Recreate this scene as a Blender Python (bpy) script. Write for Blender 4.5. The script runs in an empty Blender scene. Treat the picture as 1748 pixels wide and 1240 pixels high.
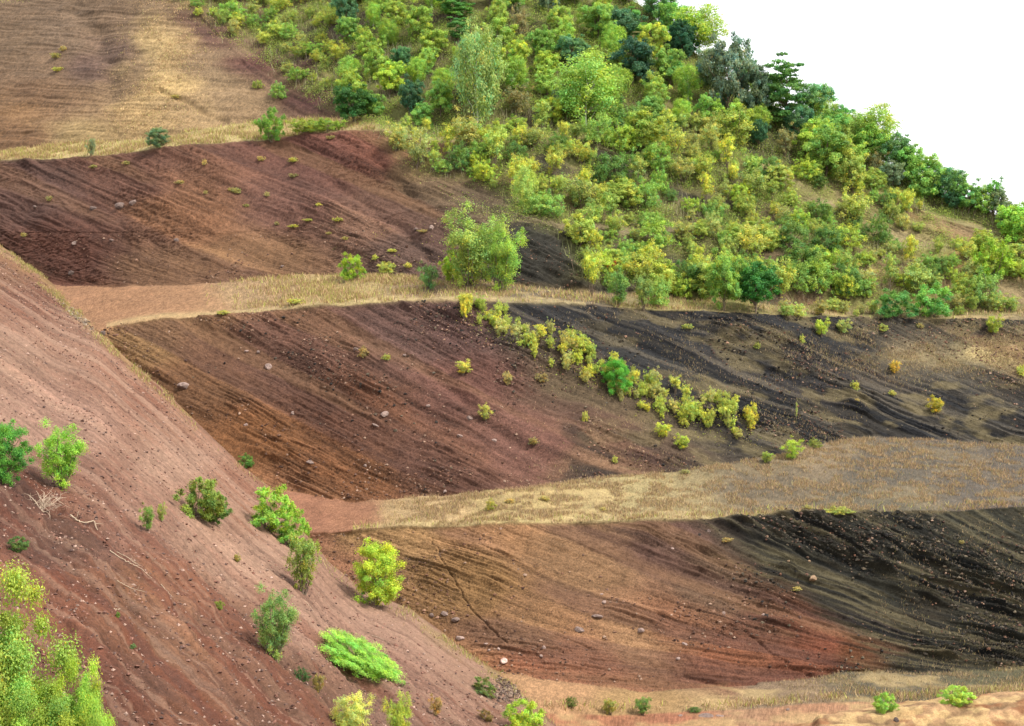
import bpy, math, random
import numpy as np

rng = np.random.default_rng(7)
random.seed(7)
SC = bpy.context.scene
COL = SC.collection
PW, PH, F = 1748.0, 1240.0, 2913.0
CAMZ = 46.0
PITCH = math.radians(-4.32)
CP, SP = math.cos(PITCH), math.sin(PITCH)

# ------------------------------------------------------------------ helpers
def ray(X, Y):
    """direction through a point of the frame, scaled so that its y component is 1"""
    a = (np.asarray(X, float) - PW / 2) / F
    b = (PH / 2 - np.asarray(Y, float)) / F
    dy = CP - b * SP
    dz = SP + b * CP
    return a / dy, dz / dy

TAB = rng.random((256, 256))
def vn(u, v, seed=0):
    u = np.asarray(u, float) + seed * 17.31 + 1000.0
    v = np.asarray(v, float) + seed * 9.77 + 1000.0
    iu = np.floor(u).astype(np.int64); iv = np.floor(v).astype(np.int64)
    fu = u - iu; fv = v - iv
    fu = fu * fu * (3 - 2 * fu); fv = fv * fv * (3 - 2 * fv)
    i0 = iu & 255; i1 = (iu + 1) & 255; j0 = iv & 255; j1 = (iv + 1) & 255
    a = TAB[i0, j0]; b = TAB[i1, j0]; c = TAB[i0, j1]; d = TAB[i1, j1]
    return (a + (b - a) * fu) * (1 - fv) + (c + (d - c) * fu) * fv

def fbm(u, v, seed=0, oct=3, gain=.5):
    s = 0; a = 1.; t = 0
    for k in range(oct):
        s = s + a * vn(u * 2 ** k, v * 2 ** k, seed + 3 * k)
        t += a; a *= gain
    return s / t

def sstep(a, b, x):
    t = np.clip((x - a) / (b - a), 0, 1)
    return t * t * (3 - 2 * t)

def lin(c):
    c = np.asarray(c, float) / 255.
    return np.where(c <= .04045, c / 12.92, ((c + .055) / 1.055) ** 2.4)

def mesh_from(name, co, faces, smooth=True):
    """co (n,3), faces (m,k) all with k corners"""
    me = bpy.data.meshes.new(name)
    n, (m, k) = len(co), faces.shape
    me.vertices.add(n); me.vertices.foreach_set('co', np.ascontiguousarray(co, np.float32).ravel())
    me.loops.add(m * k); me.loops.foreach_set('vertex_index', faces.astype(np.int32).ravel())
    me.polygons.add(m)
    me.polygons.foreach_set('loop_start', (np.arange(m) * k).astype(np.int32))
    me.polygons.foreach_set('loop_total', np.full(m, k, np.int32))
    me.polygons.foreach_set('use_smooth', np.full(m, smooth))
    me.update(calc_edges=True)
    return me

def vcol(me, rgb):
    at = me.color_attributes.new('Col', 'FLOAT_COLOR', 'POINT')
    a = np.ones((len(rgb), 4), np.float32); a[:, :3] = rgb
    at.data.foreach_set('color', a.ravel())

def link(name, me, mat=None, parent=None):
    o = bpy.data.objects.new(name, me); COL.objects.link(o)
    if mat is not None and me is not None and not me.materials: me.materials.append(mat)
    if parent is not None: o.parent = parent
    return o

def tag(o, label=None, cat=None, group=None, kind=None):
    if label: o['label'] = label
    if cat: o['category'] = cat
    if group: o['group'] = group
    if kind: o['kind'] = kind
    return o

# ------------------------------------------------------------------ materials
def new_mat(name):
    m = bpy.data.materials.new(name); m.use_nodes = True
    nt = m.node_tree; nt.nodes.clear()
    return m, nt, nt.nodes.new, nt.links.new

def soil_mat(name, bump=.5, coarse=2.0):
    m, nt, N, L = new_mat(name)
    out = N('ShaderNodeOutputMaterial'); p = N('ShaderNodeBsdfPrincipled')
    p.inputs['Roughness'].default_value = .95
    p.inputs['Specular IOR Level'].default_value = .15
    L(p.outputs[0], out.inputs[0])
    at = N('ShaderNodeAttribute'); at.attribute_name = 'Col'
    tc = N('ShaderNodeTexCoord')
    n1 = N('ShaderNodeTexNoise'); n1.inputs['Scale'].default_value = coarse; n1.inputs['Detail'].default_value = 8; n1.inputs['Roughness'].default_value = .7
    L(tc.outputs['Object'], n1.inputs['Vector'])
    n2 = N('ShaderNodeTexNoise'); n2.inputs['Scale'].default_value = coarse * 5; n2.inputs['Detail'].default_value = 4; n2.inputs['Roughness'].default_value = .8
    L(tc.outputs['Object'], n2.inputs['Vector'])
    mr = N('ShaderNodeMapRange'); mr.inputs[1].default_value = .3; mr.inputs[2].default_value = .7
    mr.inputs[3].default_value = .72; mr.inputs[4].default_value = 1.3
    L(n1.outputs['Fac'], mr.inputs[0])
    mr2 = N('ShaderNodeMapRange'); mr2.inputs[1].default_value = .3; mr2.inputs[2].default_value = .72
    mr2.inputs[3].default_value = .68; mr2.inputs[4].default_value = 1.34
    L(n2.outputs['Fac'], mr2.inputs[0])
    mm = N('ShaderNodeMath'); mm.operation = 'MULTIPLY'; L(mr.outputs[0], mm.inputs[0]); L(mr2.outputs[0], mm.inputs[1])
    vm = N('ShaderNodeVectorMath'); vm.operation = 'SCALE'
    L(at.outputs['Color'], vm.inputs[0]); L(mm.outputs[0], vm.inputs['Scale'])
    L(vm.outputs[0], p.inputs['Base Color'])
    ad = N('ShaderNodeMath'); ad.operation = 'ADD'; L(n1.outputs['Fac'], ad.inputs[0]); L(n2.outputs['Fac'], ad.inputs[1])
    b = N('ShaderNodeBump'); b.inputs['Strength'].default_value = bump; b.inputs['Distance'].default_value = .25
    L(ad.outputs[0], b.inputs['Height']); L(b.outputs[0], p.inputs['Normal'])
    return m

def leaf_mat(name, transl=.42, tf=(1.12, 1.15, .75)):
    m, nt, N, L = new_mat(name)
    out = N('ShaderNodeOutputMaterial')
    oi = N('ShaderNodeObjectInfo'); at = N('ShaderNodeAttribute'); at.attribute_name = 'Col'
    mx = N('ShaderNodeVectorMath'); mx.operation = 'MULTIPLY'
    L(oi.outputs['Color'], mx.inputs[0]); L(at.outputs['Color'], mx.inputs[1])
    d = N('ShaderNodeBsdfPrincipled'); d.inputs['Roughness'].default_value = .55; d.inputs['Specular IOR Level'].default_value = .25
    L(mx.outputs[0], d.inputs['Base Color'])
    t = N('ShaderNodeBsdfTranslucent')
    tw = N('ShaderNodeVectorMath'); tw.operation = 'MULTIPLY'; tw.inputs[1].default_value = tf
    L(mx.outputs[0], tw.inputs[0]); L(tw.outputs[0], t.inputs['Color'])
    ms = N('ShaderNodeMixShader'); ms.inputs[0].default_value = transl
    L(d.outputs[0], ms.inputs[1]); L(t.outputs[0], ms.inputs[2]); L(ms.outputs[0], out.inputs[0])
    return m

def plain_mat(name, rgb, rough=.9, var=.35, scale=6, bump=.3):
    m, nt, N, L = new_mat(name)
    out = N('ShaderNodeOutputMaterial'); p = N('ShaderNodeBsdfPrincipled'); p.inputs['Roughness'].default_value = rough
    p.inputs['Specular IOR Level'].default_value = .2
    L(p.outputs[0], out.inputs[0])
    tc = N('ShaderNodeTexCoord'); n = N('ShaderNodeTexNoise'); n.inputs['Scale'].default_value = scale; n.inputs['Detail'].default_value = 6
    L(tc.outputs['Object'], n.inputs['Vector'])
    mr = N('ShaderNodeMapRange'); mr.inputs[1].default_value = .3; mr.inputs[2].default_value = .7
    mr.inputs[3].default_value = 1 - var; mr.inputs[4].default_value = 1 + var; L(n.outputs['Fac'], mr.inputs[0])
    oi = N('ShaderNodeObjectInfo')
    v0 = N('ShaderNodeVectorMath'); v0.operation = 'MULTIPLY'; v0.inputs[1].default_value = rgb; L(oi.outputs['Color'], v0.inputs[0])
    vm = N('ShaderNodeVectorMath'); vm.operation = 'SCALE'; L(v0.outputs[0], vm.inputs[0]); L(mr.outputs[0], vm.inputs['Scale'])
    L(vm.outputs[0], p.inputs['Base Color'])
    b = N('ShaderNodeBump'); b.inputs['Strength'].default_value = bump; b.inputs['Distance'].default_value = .1
    L(n.outputs['Fac'], b.inputs['Height']); L(b.outputs[0], p.inputs['Normal'])
    return m

M_SOIL = soil_mat('cinder_soil')
M_SCREE = soil_mat('loose_scree', bump=.45, coarse=3.0)
M_LEAF = leaf_mat('leaves')
M_GRASS = leaf_mat('dry_grass_blades', .2, (1.05, 1, .95))
M_BARK = plain_mat('bark', (.16, .12, .085), scale=14)
M_WHITEBARK = plain_mat('pale_bark', (.55, .52, .45), scale=14, var=.2)
M_DEAD = plain_mat('dead_wood', (.42, .34, .26), scale=10, var=.25)
M_ROCK = plain_mat('basalt_rock', (.16, .125, .11), scale=2.2, var=.4, bump=.6)

GAIN = .56       # photograph colour -> albedo under this light

# ------------------------------------------------------------------ wall profile
XS0, XS1, DX = -240., 1990., 1.7
GX = np.arange(XS0, XS1, DX)
def curve(pts, sm=24):
    xs, ys = zip(*pts)
    y = np.interp(GX, xs, ys, left=ys[0] + (ys[1] - ys[0]) / (xs[1] - xs[0]) * 0, right=ys[-1])
    # extend linearly outside
    y = np.where(GX < xs[0], ys[0] + (GX - xs[0]) * (ys[1] - ys[0]) / (xs[1] - xs[0]), y)
    y = np.where(GX > xs[-1], ys[-1] + (GX - xs[-1]) * (ys[-1] - ys[-2]) / (xs[-1] - xs[-2]), y)
    k = int(sm / DX)
    if k > 1:
        p = np.pad(y, (k, k), mode='edge'); ker = np.hanning(2 * k + 1); ker /= ker.sum()
        ys_ = np.convolve(p, ker, mode='valid'); ys_[:k] = y[:k]; ys_[-k:] = y[-k:]
        y = ys_
    return y

Ya = curve([(-200, 1500), (1900, 1500)])
Yb = curve([(-200, 1214), (900, 1214), (1100, 1214), (1350, 1205), (1500, 1198), (1748, 1185)])
Yc = curve([(-200, 1175), (800, 1150), (880, 1150), (960, 1158), (1040, 1170), (1100, 1178), (1170, 1172), (1260, 1166), (1400, 1156), (1560, 1147), (1748, 1138)], 12)
Yd = curve([(-200, 950), (450, 917), (600, 903), (680, 899), (820, 896), (960, 891), (1180, 885), (1400, 877), (1600, 871), (1748, 865)], 20)
Ye = curve([(-200, 845), (380, 840), (480, 832), (540, 846), (600, 853), (660, 851), (720, 846), (800, 846), (900, 830), (1000, 818), (1150, 806), (1230, 794), (1330, 780), (1380, 762), (1440, 748), (1500, 744), (1600, 746), (1680, 752), (1748, 758)], 12)
Yf = curve([(-200, 600), (170, 560), (250, 545), (400, 532), (560, 522), (700, 516), (830, 515), (980, 520), (1180, 530), (1350, 537), (1500, 543), (1748, 545)], 30)
Yg = curve([(-200, 470), (90, 484), (200, 488), (300, 487), (380, 484), (450, 476), (560, 468), (640, 466), (740, 480), (900, 490), (1050, 502), (1200, 508), (1350, 520), (1748, 530)], 12)
Ym = curve([(-200, 400), (400, 395), (640, 370), (760, 345), (850, 360), (1000, 383), (1200, 400), (1400, 412), (1748, 440)], 60)
Yn = Ym - np.interp(GX, [500, 800, 1748], [1.5, 14, 14])
Yh = curve([(-200, 304), (0, 277), (200, 260), (400, 240), (560, 226), (640, 220), (720, 240), (850, 242), (980, 242), (1200, 254), (1350, 296), (1500, 330), (1600, 372), (1748, 412)], 20)
Yi = Yh - np.interp(GX, [-200, 0, 300, 420, 560, 700, 1300, 1748], [16, 16, 16, 24, 24, 14, 12, 8])
Yk = curve([(-200, -250), (600, -200), (900, -110), (1000, -55), (1100, 25), (1200, 110), (1300, 178), (1400, 222), (1480, 262), (1550, 302), (1600, 332), (1700, 372), (1748, 392), (1990, 470)], 30)
Yj = curve([(-200, 42), (0, 14), (60, 6), (120, -4), (300, -40), (600, -90), (760, -60), (900, 40), (1100, 110), (1200, 165), (1300, 215), (1400, 250), (1500, 285), (1748, 400)], 20)
Yj = np.maximum(Yj, Yk + 3)
Yi = np.maximum(Yi, Yj + 3); Yh = np.maximum(Yh, Yi + 3); Yn = np.maximum(Yn, Yh + 6); Ym = np.maximum(Ym, Yn + 2); Yg = np.maximum(Yg, Ym + 8)
KY = [Ya, Yb, Yc, Yd, Ye, Yf, Yg, Ym, Yn, Yh, Yi, Yj, Yk]
# slope of each stretch between two knots, in degrees
SL = [None, 6, 5, 44, 13, 40, 11, 39, 14, 39, 12, 36, 27]
nseg = [50, 34, 240, 84, 280, 56, 110, 14, 120, 26, 230, 110]
Dc = np.interp(GX, [-240, 300, 900, 1300, 1990], [120, 113, 110, 114, 124])
Dk = [None] * 13; Zk = [None] * 13
EK = [ray(GX, y)[1] for y in KY]
Dk[2] = Dc; Zk[2] = EK[2] * Dc
for k in (1, 0):
    t = math.tan(math.radians(SL[k + 1])); Dk[k] = (Zk[k + 1] - t * Dk[k + 1]) / (EK[k] - t); Zk[k] = EK[k] * Dk[k]
for k in range(3, 13):
    t = math.tan(math.radians(SL[k])) if k != 8 else np.tan(np.radians(np.interp(GX, [450, 800], [39, 14]))); Dk[k] = (Zk[k - 1] - t * Dk[k - 1]) / (EK[k] - t); Zk[k] = EK[k] * Dk[k]
# smooth depth sideways a little
print('depths mid', [round(float(d[len(GX) // 2]), 1) for d in Dk])
rows_Y, rows_D, rows_seg = [], [], []
for k, n in enumerate(nseg):
    for i in range(n):
        f = i / n
        # the ground is straight in space: interpolate depth and height
        D = Dk[k] + (Dk[k + 1] - Dk[k]) * f
        Z = Zk[k] + (Zk[k + 1] - Zk[k]) * f
        rows_D.append((D, Z)); rows_seg.append(k)
rows_D.append((Dk[12], Zk[12])); rows_seg.append(11)
# behind the crest the hill falls away
for i in range(1, 25):
    rows_D.append((Dk[12] + i * 3.0, Zk[12] - .012 * i * i - i * .35)); rows_seg.append(12)
WD = np.array([r[0] for r in rows_D]); WZ = np.array([r[1] for r in rows_D]); WSEG = np.array(rows_seg)
# soften creases
for _ in range(2):
    for A in (WD, WZ):
        A[1:-1] = A[:-2] * .25 + A[1:-1] * .5 + A[2:] * .25
# depth smoothing along x so that columns do not ripple
ker = np.hanning(2 * 40 + 1); ker /= ker.sum()
ratio = WZ / WD
for r in range(len(WD)):
    p = np.pad(WD[r], 40, mode='edge'); WD[r] = np.convolve(p, ker, mode='valid')
WZ = ratio * WD
# recover frame rows (Y) from elevation
def y_of(e):
    ang = np.arctan(e) - PITCH
    return PH / 2 - np.tan(ang) * F / 1.0
WY = y_of(WZ / WD)
NR, NC = WD.shape
WXp = np.broadcast_to(GX, WD.shape)
# exact frame Y -> ray for x component: a/dy
ax = (GX[None, :] - PW / 2) / F
bb = (PH / 2 - WY) / F
WX = ax / (CP - bb * SP) * WD
Sarc = np.zeros_like(WD)
Sarc[1:] = np.cumsum(np.hypot(np.diff(WD, axis=0), np.diff(WZ, axis=0)), axis=0)

def normals(X, Y, Z):
    ux = np.gradient(X, axis=1); uy = np.gradient(Y, axis=1); uz = np.gradient(Z, axis=1)
    vx = np.gradient(X, axis=0); vy = np.gradient(Y, axis=0); vz = np.gradient(Z, axis=0)
    nx = uy * vz - uz * vy; ny = uz * vx - ux * vz; nz = ux * vy - uy * vx
    l = np.sqrt(nx * nx + ny * ny + nz * nz) + 1e-9
    s = np.sign(nz); s[s == 0] = 1
    return nx / l * s, ny / l * s, nz / l * s

def rbf(X, Y, pts, pw=2.2, soft=30., sx=1.0):
    num = np.zeros(X.shape + (3,)); den = np.zeros(X.shape)
    for (x, y, c) in pts:
        w = 1. / (((X - x) * sx) ** 2 + ((Y - y) * 1.5) ** 2 + soft ** 2) ** pw
        den += w; num += w[..., None] * lin(c)
    return num / den[..., None]

# ---- colours by stretch of the slope (frame coordinates of the undisturbed surface)
C_F3 = [(610, 915, (160, 118, 80)), (650, 930, (150, 110, 75)), (800, 980, (140, 100, 65)), (1000, 950, (132, 95, 70)), (900, 1080, (150, 106, 76)), (840, 905, (152, 106, 76)),
        (1000, 1140, (155, 98, 72)), (900, 1140, (150, 90, 65)), (1080, 1090, (160, 115, 85)), (1150, 920, (102, 72, 65)), (1220, 1000, (108, 80, 66)), (1150, 1060, (138, 90, 68)),
        (1300, 1060, (104, 66, 54)), (1400, 1100, (112, 60, 44)), (1250, 1130, (138, 82, 60)), (1380, 1060, (104, 62, 48)), (1350, 950, (62, 54, 42)), (1300, 910, (72, 60, 50)), (1500, 1000, (52, 47, 40)),
        (1700, 950, (48, 45, 38)), (1700, 1060, (42, 39, 34)), (1580, 1125, (50, 40, 28)), (1480, 1110, (95, 55, 34)), (1500, 900, (62, 57, 50)), (1700, 890, (72, 66, 56)), (1420, 1020, (66, 55, 45)),
        (1250, 910, (85, 66, 58)), (560, 930, (150, 98, 78)), (560, 970, (145, 95, 75)), (1740, 1120, (38, 34, 30)), (1340, 1145, (125, 72, 55))]
C_L3 = [(540, 880, (150, 98, 78)), (600, 880, (158, 105, 82)), (700, 870, (176, 142, 106)), (900, 860, (170, 142, 98)), (1100, 850, (158, 136, 98)), (1300, 830, (108, 92, 80)), (1500, 800, (98, 86, 80)), (1150, 870, (150, 128, 96)),
        (1700, 820, (96, 84, 80)), (1500, 870, (104, 92, 80)), (1400, 770, (130, 108, 90))]
C_F2 = [(230, 580, (128, 92, 62)), (180, 570, (165, 118, 85)), (350, 650, (112, 74, 52)), (500, 600, (106, 70, 60)), (600, 700, (106, 66, 50)), (700, 560, (100, 70, 66)), (600, 800, (122, 76, 50)), (450, 760, (125, 78, 48)), (480, 820, (135, 88, 62)),
        (800, 650, (106, 68, 62)), (900, 750, (112, 73, 66)), (1000, 650, (98, 78, 62)), (1050, 780, (122, 88, 70)), (900, 550, (82, 72, 66)), (800, 560, (98, 68, 66)), (1100, 560, (72, 67, 64)), (1300, 600, (80, 74, 66)),
        (1200, 640, (90, 80, 66)), (1300, 700, (74, 66, 60)), (1150, 760, (90, 74, 62)), (1500, 700, (52, 50, 50)), (1600, 690, (44, 43, 45)), (1740, 720, (42, 42, 44)), (1200, 540, (60, 58, 58)), (1650, 710, (42, 42, 44)), (1420, 680, (88, 76, 66)), (1550, 590, (140, 118, 95)), (1700, 600, (202, 172, 122)), (1660, 640, (128, 112, 98)), (1560, 640, (110, 96, 84)),
        (1500, 560, (72, 66, 60)), (1748, 630, (195, 150, 100)), (1700, 575, (160, 138, 105)), (1650, 552, (66, 62, 60)), (1300, 550, (58, 56, 58)), (1440, 740, (90, 78, 66)), (750, 800, (112, 72, 58)), (1250, 770, (72, 62, 58))]
C_L2 = [(120, 500, (158, 110, 84)), (200, 520, (160, 112, 84)), (300, 510, (158, 112, 84)), (450, 500, (160, 125, 95)), (600, 490, (165, 138, 95)), (750, 500, (140, 112, 90)), (950, 505, (112, 95, 82)), (1200, 515, (150, 130, 90)), (1500, 530, (130, 110, 85))]
C_F1 = [(50, 320, (96, 66, 60)), (200, 300, (110, 72, 62)), (300, 380, (128, 84, 62)), (100, 430, (98, 58, 48)), (300, 450, (138, 98, 68)), (500, 350, (112, 74, 66)), (550, 260, (112, 68, 60)), (620, 270, (108, 64, 54)), (450, 440, (120, 84, 62)),
        (650, 380, (126, 88, 74)), (700, 430, (104, 76, 70)), (760, 320, (112, 86, 68)), (820, 345, (100, 80, 66)), (900, 420, (58, 54, 52)), (1000, 430, (66, 60, 56)), (1300, 350, (105, 100, 66)), (1600, 400, (148, 132, 90)), (1640, 390, (185, 120, 75)),
        (1000, 270, (85, 76, 64)), (1100, 290, (78, 70, 62)), (900, 320, (104, 88, 66)), (1350, 260, (150, 130, 95)), (1450, 370, (150, 130, 92)), (1200, 480, (74, 66, 56)), (1740, 480, (160, 130, 92)), (1000, 345, (120, 98, 72)), (720, 280, (120, 90, 66))]
C_L1 = [(0, 265, (190, 165, 105)), (200, 250, (190, 165, 110)), (400, 225, (175, 150, 100)), (600, 210, (150, 130, 90)), (1000, 235, (130, 115, 75)), (1500, 330, (120, 110, 70))]
C_UP = [(50, 80, (122, 94, 76)), (200, 40, (130, 100, 82)), (400, 80, (120, 90, 76)), (60, 160, (124, 90, 70)), (150, 190, (140, 106, 80)), (160, 120, (108, 80, 74)), (200, 90, (112, 84, 76)), (270, 80, (188, 152, 108)), (285, 150, (194, 156, 108)), (235, 200, (178, 140, 98)), (370, 130, (142, 112, 88)), (340, 190, (160, 126, 94)), (110, 180, (138, 102, 78)), (190, 150, (138, 106, 82)), (100, 60, (128, 100, 84)), (400, 170, (140, 110, 86)), (420, 195, (144, 112, 86)), (360, 110, (140, 110, 88)), (50, 190, (142, 102, 72)), (20, 235, (120, 85, 62)),
        (150, 235, (165, 132, 92)), (430, 110, (92, 56, 56)), (520, 160, (84, 50, 50)), (350, 60, (98, 66, 62)), (600, 60, (80, 66, 60)), (500, 60, (92, 72, 64)), (700, 150, (76, 72, 48)), (1000, 100, (66, 62, 40)), (1300, 200, (72, 70, 42)), (1100, 190, (105, 90, 62)), (60, 120, (128, 98, 80))]
C_FL = [(950, 1180, (168, 122, 90)), (1100, 1195, (160, 122, 84)), (1300, 1185, (135, 108, 90)), (1500, 1165, (98, 86, 74)), (1740, 1160, (92, 84, 66)), (1240, 1160, (140, 95, 75)), (1200, 1208, (165, 130, 95))]
C_BT = [(980, 1228, (158, 100, 75)), (1200, 1230, (160, 98, 76)), (1400, 1225, (165, 115, 90)), (1250, 1216, (165, 120, 95)), (1200, 1300, (130, 80, 60))]

WC = np.zeros(WD.shape + (3,))
for seg, pts in ((0, C_BT), (1, C_FL), (2, C_F3), (3, C_L3), (4, C_F2), (5, C_L2), (6, C_F1), (7, C_F1), (8, C_F1), (9, C_L1), (10, C_UP), (11, C_UP), (12, C_UP)):
    r = WSEG == seg
    wob = 26 * (fbm(WXp[r] / 70, WY[r] / 30, 91, 3) - .5)
    WC[r] = rbf(WXp[r] + 3.0 * wob, WY[r] + wob * .8, pts)

# ---- strata coordinate: beds dip down to the right and flatten near the toe of each face
X_, Y_ = WXp, WY
def sat(v, a, b): return np.clip((v - a) / (b - a), 0, 1)
_gy = np.arange(-900., 2100., 4.); _gx = np.arange(2000., -260., -8.)
def beds(mfun):
    """bed coordinate: constant along lines that dip with slope mfun(x, y)"""
    xs_ = _gx[::-1]; i0 = int(np.argmin(np.abs(xs_ - 1000))); A = np.zeros((len(xs_), len(_gy))); A[i0] = _gy
    for i in range(i0 - 1, -1, -1): A[i] = np.interp(_gy + mfun(xs_[i] + 4, _gy) * 8, _gy, A[i + 1])
    for i in range(i0 + 1, len(xs_)): A[i] = np.interp(_gy - mfun(xs_[i] - 4, _gy) * 8, _gy, A[i - 1])
    xi = (X_ - _gx[-1]) / 8; yi = (Y_ + 900) / 4
    x0 = np.clip(xi.astype(int), 0, A.shape[0] - 2); y0 = np.clip(yi.astype(int), 0, A.shape[1] - 2)
    fx = np.clip(xi - x0, 0, 1); fy = np.clip(yi - y0, 0, 1)
    return (A[x0, y0] * (1 - fx) + A[x0 + 1, y0] * fx) * (1 - fy) + (A[x0, y0 + 1] * (1 - fx) + A[x0 + 1, y0 + 1] * fx) * fy
s3 = beds(lambda x, y: .10 + .26 * (1 - sstep(1000, 1150, y - .05 * (x - 900))) + .16 * sstep(880, 1250, x) * (1 - sstep(890, 1010, y)))
s2 = beds(lambda x, y: .52 - .10 * sstep(740, 860, y) - .12 * sstep(700, 1100, x))
s1 = beds(lambda x, y: .42 - .18 * sstep(420, 480, y) * (x < 500) + .02 * np.sin(x / 90.))
su = np.where(X_ < 330 + (Y_ - 20) * .95, (Y_) - .04 * X_, Y_ - .62 * X_)
seg2 = np.broadcast_to(WSEG[:, None], WD.shape)
S = np.where(seg2 <= 2, s3, np.where(seg2 <= 4, s2 + 400, np.where(seg2 <= 8, s1 + 800, su + 1300)))
T = X_ + .4 * Y_
warp = 7 * (fbm(T / 150, S / 60, 5, 3) - .5) + 3.5 * (fbm(T / 40, S / 18, 6, 3) - .5)
Sw = S + warp

def saw(n, K):
    a = n * K; f = a - np.floor(a)
    return np.minimum(f / .8, (1 - f) / .2)       # slow rise, quick undercut

def bed(lam, lt, sd, K):
    a_ = saw(vn(Sw / lam, T / (lam * lt), sd), K); b_ = saw(vn(Sw / lam + 7, T / (lam * lt * .6), sd + 50), K)
    return .6 * a_ + .4 * b_
b1 = bed(56, 16, 11, 3.0)
b2 = bed(25, 18, 12, 3.0)
b3 = bed(11, 20, 13, 3.0)
b4 = bed(5.2, 20, 14, 2.5)
patch = sstep(.38, .68, fbm(T / 260, S / 70, 15, 3))          # where the beds stand out
patch2 = sstep(.35, .65, fbm(T / 150, S / 45, 16, 3))
xm, sm = WX, Sarc
iso6 = fbm(xm / 9, sm / 9, 21, 3) - .5
iso2 = fbm(xm / 2.2, sm / 2.2, 24, 3) - .5
iso05 = fbm(xm / .55, sm / .55, 27, 3) - .5
gritn = rng.random(WD.shape) - .5
face = np.isin(WSEG, (2, 4, 6, 7, 8)).astype(float)
upper = np.isin(WSEG, (10, 11, 12)).astype(float)
ledge = 1 - np.clip(face + upper, 0, 1)
def vblur(a, n=9):
    k = np.hanning(2 * n + 1); k /= k.sum(); return np.convolve(np.pad(a, n, mode='edge'), k, mode='valid')
facer = vblur(face)[:, None]; ledger = vblur(ledge)[:, None]; upr = vblur(upper)[:, None]
# how strongly the beds are etched
crumble = sstep(.52, .66, fbm(T / 80, S / 34, 17, 3))
dark = sstep(.10, .035, WC.mean(-1))
etch = (.35 + .65 * patch) * (0.6 + .55 * dark)
etch = etch * np.where(seg2 == 4, np.where(X_ > 1500, 1 - .8 * np.exp(-((Y_ - 600) / 45) ** 2), 1), 1)
etch = etch * np.where((seg2 == 2), sstep(590, 680, X_), 1)
etch = etch * np.where((seg2 == 6), 1.0 - .35 * sstep(560, 720, X_) * (1 - sstep(820, 900, X_)), 1)
left_up = (X_ < 330 + (Y_ - 20) * .95)
disp = facer * (etch * (.42 * b1 * (.4 + .8 * patch2) + .46 * b2 * (.35 + .9 * patch2) + .40 * b3 * (.4 + patch2) + .24 * b4) - .4
                + crumble * np.where(seg2 >= 6, .20, .07) * saw(fbm(xm / 1.5 + Sw / 60, sm / .55, 18, 3), 4.)
                + .5 * iso6 + .20 * iso2 + .13 * iso05 + .08 * gritn)
disp = disp + ledger * (.9 * iso6 + .22 * iso2 + .06 * iso05)
disp = disp + upr * np.where(left_up, .22 * b2 * .6 + .16 * b3 + .10 * b4 + .8 * iso6 + .3 * iso2 + .1 * iso05,
                             etch * (.5 * b1 + .3 * b2) + 1.2 * iso6 + .5 * iso2 + .1 * iso05)

# single features: cracks crossing the lowest face, gullies
def crack(pts, w, depth, ax_=X_, ay_=Y_):
    d = np.full(ax_.shape, 1e9)
    for (x0, y0), (x1, y1) in zip(pts[:-1], pts[1:]):
        vx, vy = x1 - x0, y1 - y0
        t = np.clip(((ax_ - x0) * vx + (ay_ - y0) * vy) / (vx * vx + vy * vy), 0, 1)
        d = np.minimum(d, np.hypot(ax_ - x0 - t * vx, ay_ - y0 - t * vy))
    return -depth * np.exp(-(d / w) ** 2)
jog = 5 * (vn(Y_ / 9, X_ * 0 + .3, 40) - .5)
disp += crack([(735, 915), (765, 975), (805, 1035), (830, 1065), (862, 1098)], 1.1, .2, X_ + jog * 1.6, Y_)
disp += crack([(950, 1078), (985, 1090), (1010, 1102)], 1.2, .2, X_, Y_ + jog * .8)
disp += crack([(1262, 1072), (1300, 1100), (1345, 1138), (1395, 1158)], 1.4, .2, X_ + jog * 2, Y_)
disp += crack([(275, 160), (320, 178), (355, 200), (385, 212)], 4, .35, X_ + jog, Y_ + jog * .6)
disp += crack([(130, 30), (165, 60), (185, 110), (190, 170)], 20, .45, X_ + jog * 3, Y_)
disp += crack([(1170, 1150), (1200, 1158), (1240, 1168), (1290, 1166)], 3.0, .25, X_, Y_ + jog * .5)
disp += crack([(640, 262), (660, 290), (700, 330)], 9, .4, X_ + jog * 2, Y_)
disp += crack([(570, 310), (640, 360), (700, 400), (730, 440)], 8, .3, X_ + jog * 2, Y_)
disp += crack([(590, 560), (660, 590), (720, 620), (850, 730), (950, 790)], 10, .3, X_ + jog * 2, Y_)

# ---- colour variation tied to the beds
cb = fbm(Sw / 30, T / 500, 31, 2) - .5
cb2 = vn(Sw / 7, T / 300, 33) - .5
cb3 = vn(Sw / 2.8, T / 130, 34) - .5
mot = fbm(xm / 1.1, sm / 1.1, 35, 3) - .5
mo6 = fbm(xm / 5, sm / 5, 36, 2) - .5
fac = 1 + facer * (.6 * cb + .6 * cb2 + .38 * cb3) + (upr * .3) * (cb2 + cb3) + .36 * mot + .2 * mo6 + .6 * gritn
WC = WC * np.clip(fac, .35, 1.9)[..., None]
def mixc(mask, rgb):
    global WC
    m = np.clip(mask, 0, 1)[..., None]; WC = WC * (1 - m) + lin(rgb) * m
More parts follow.
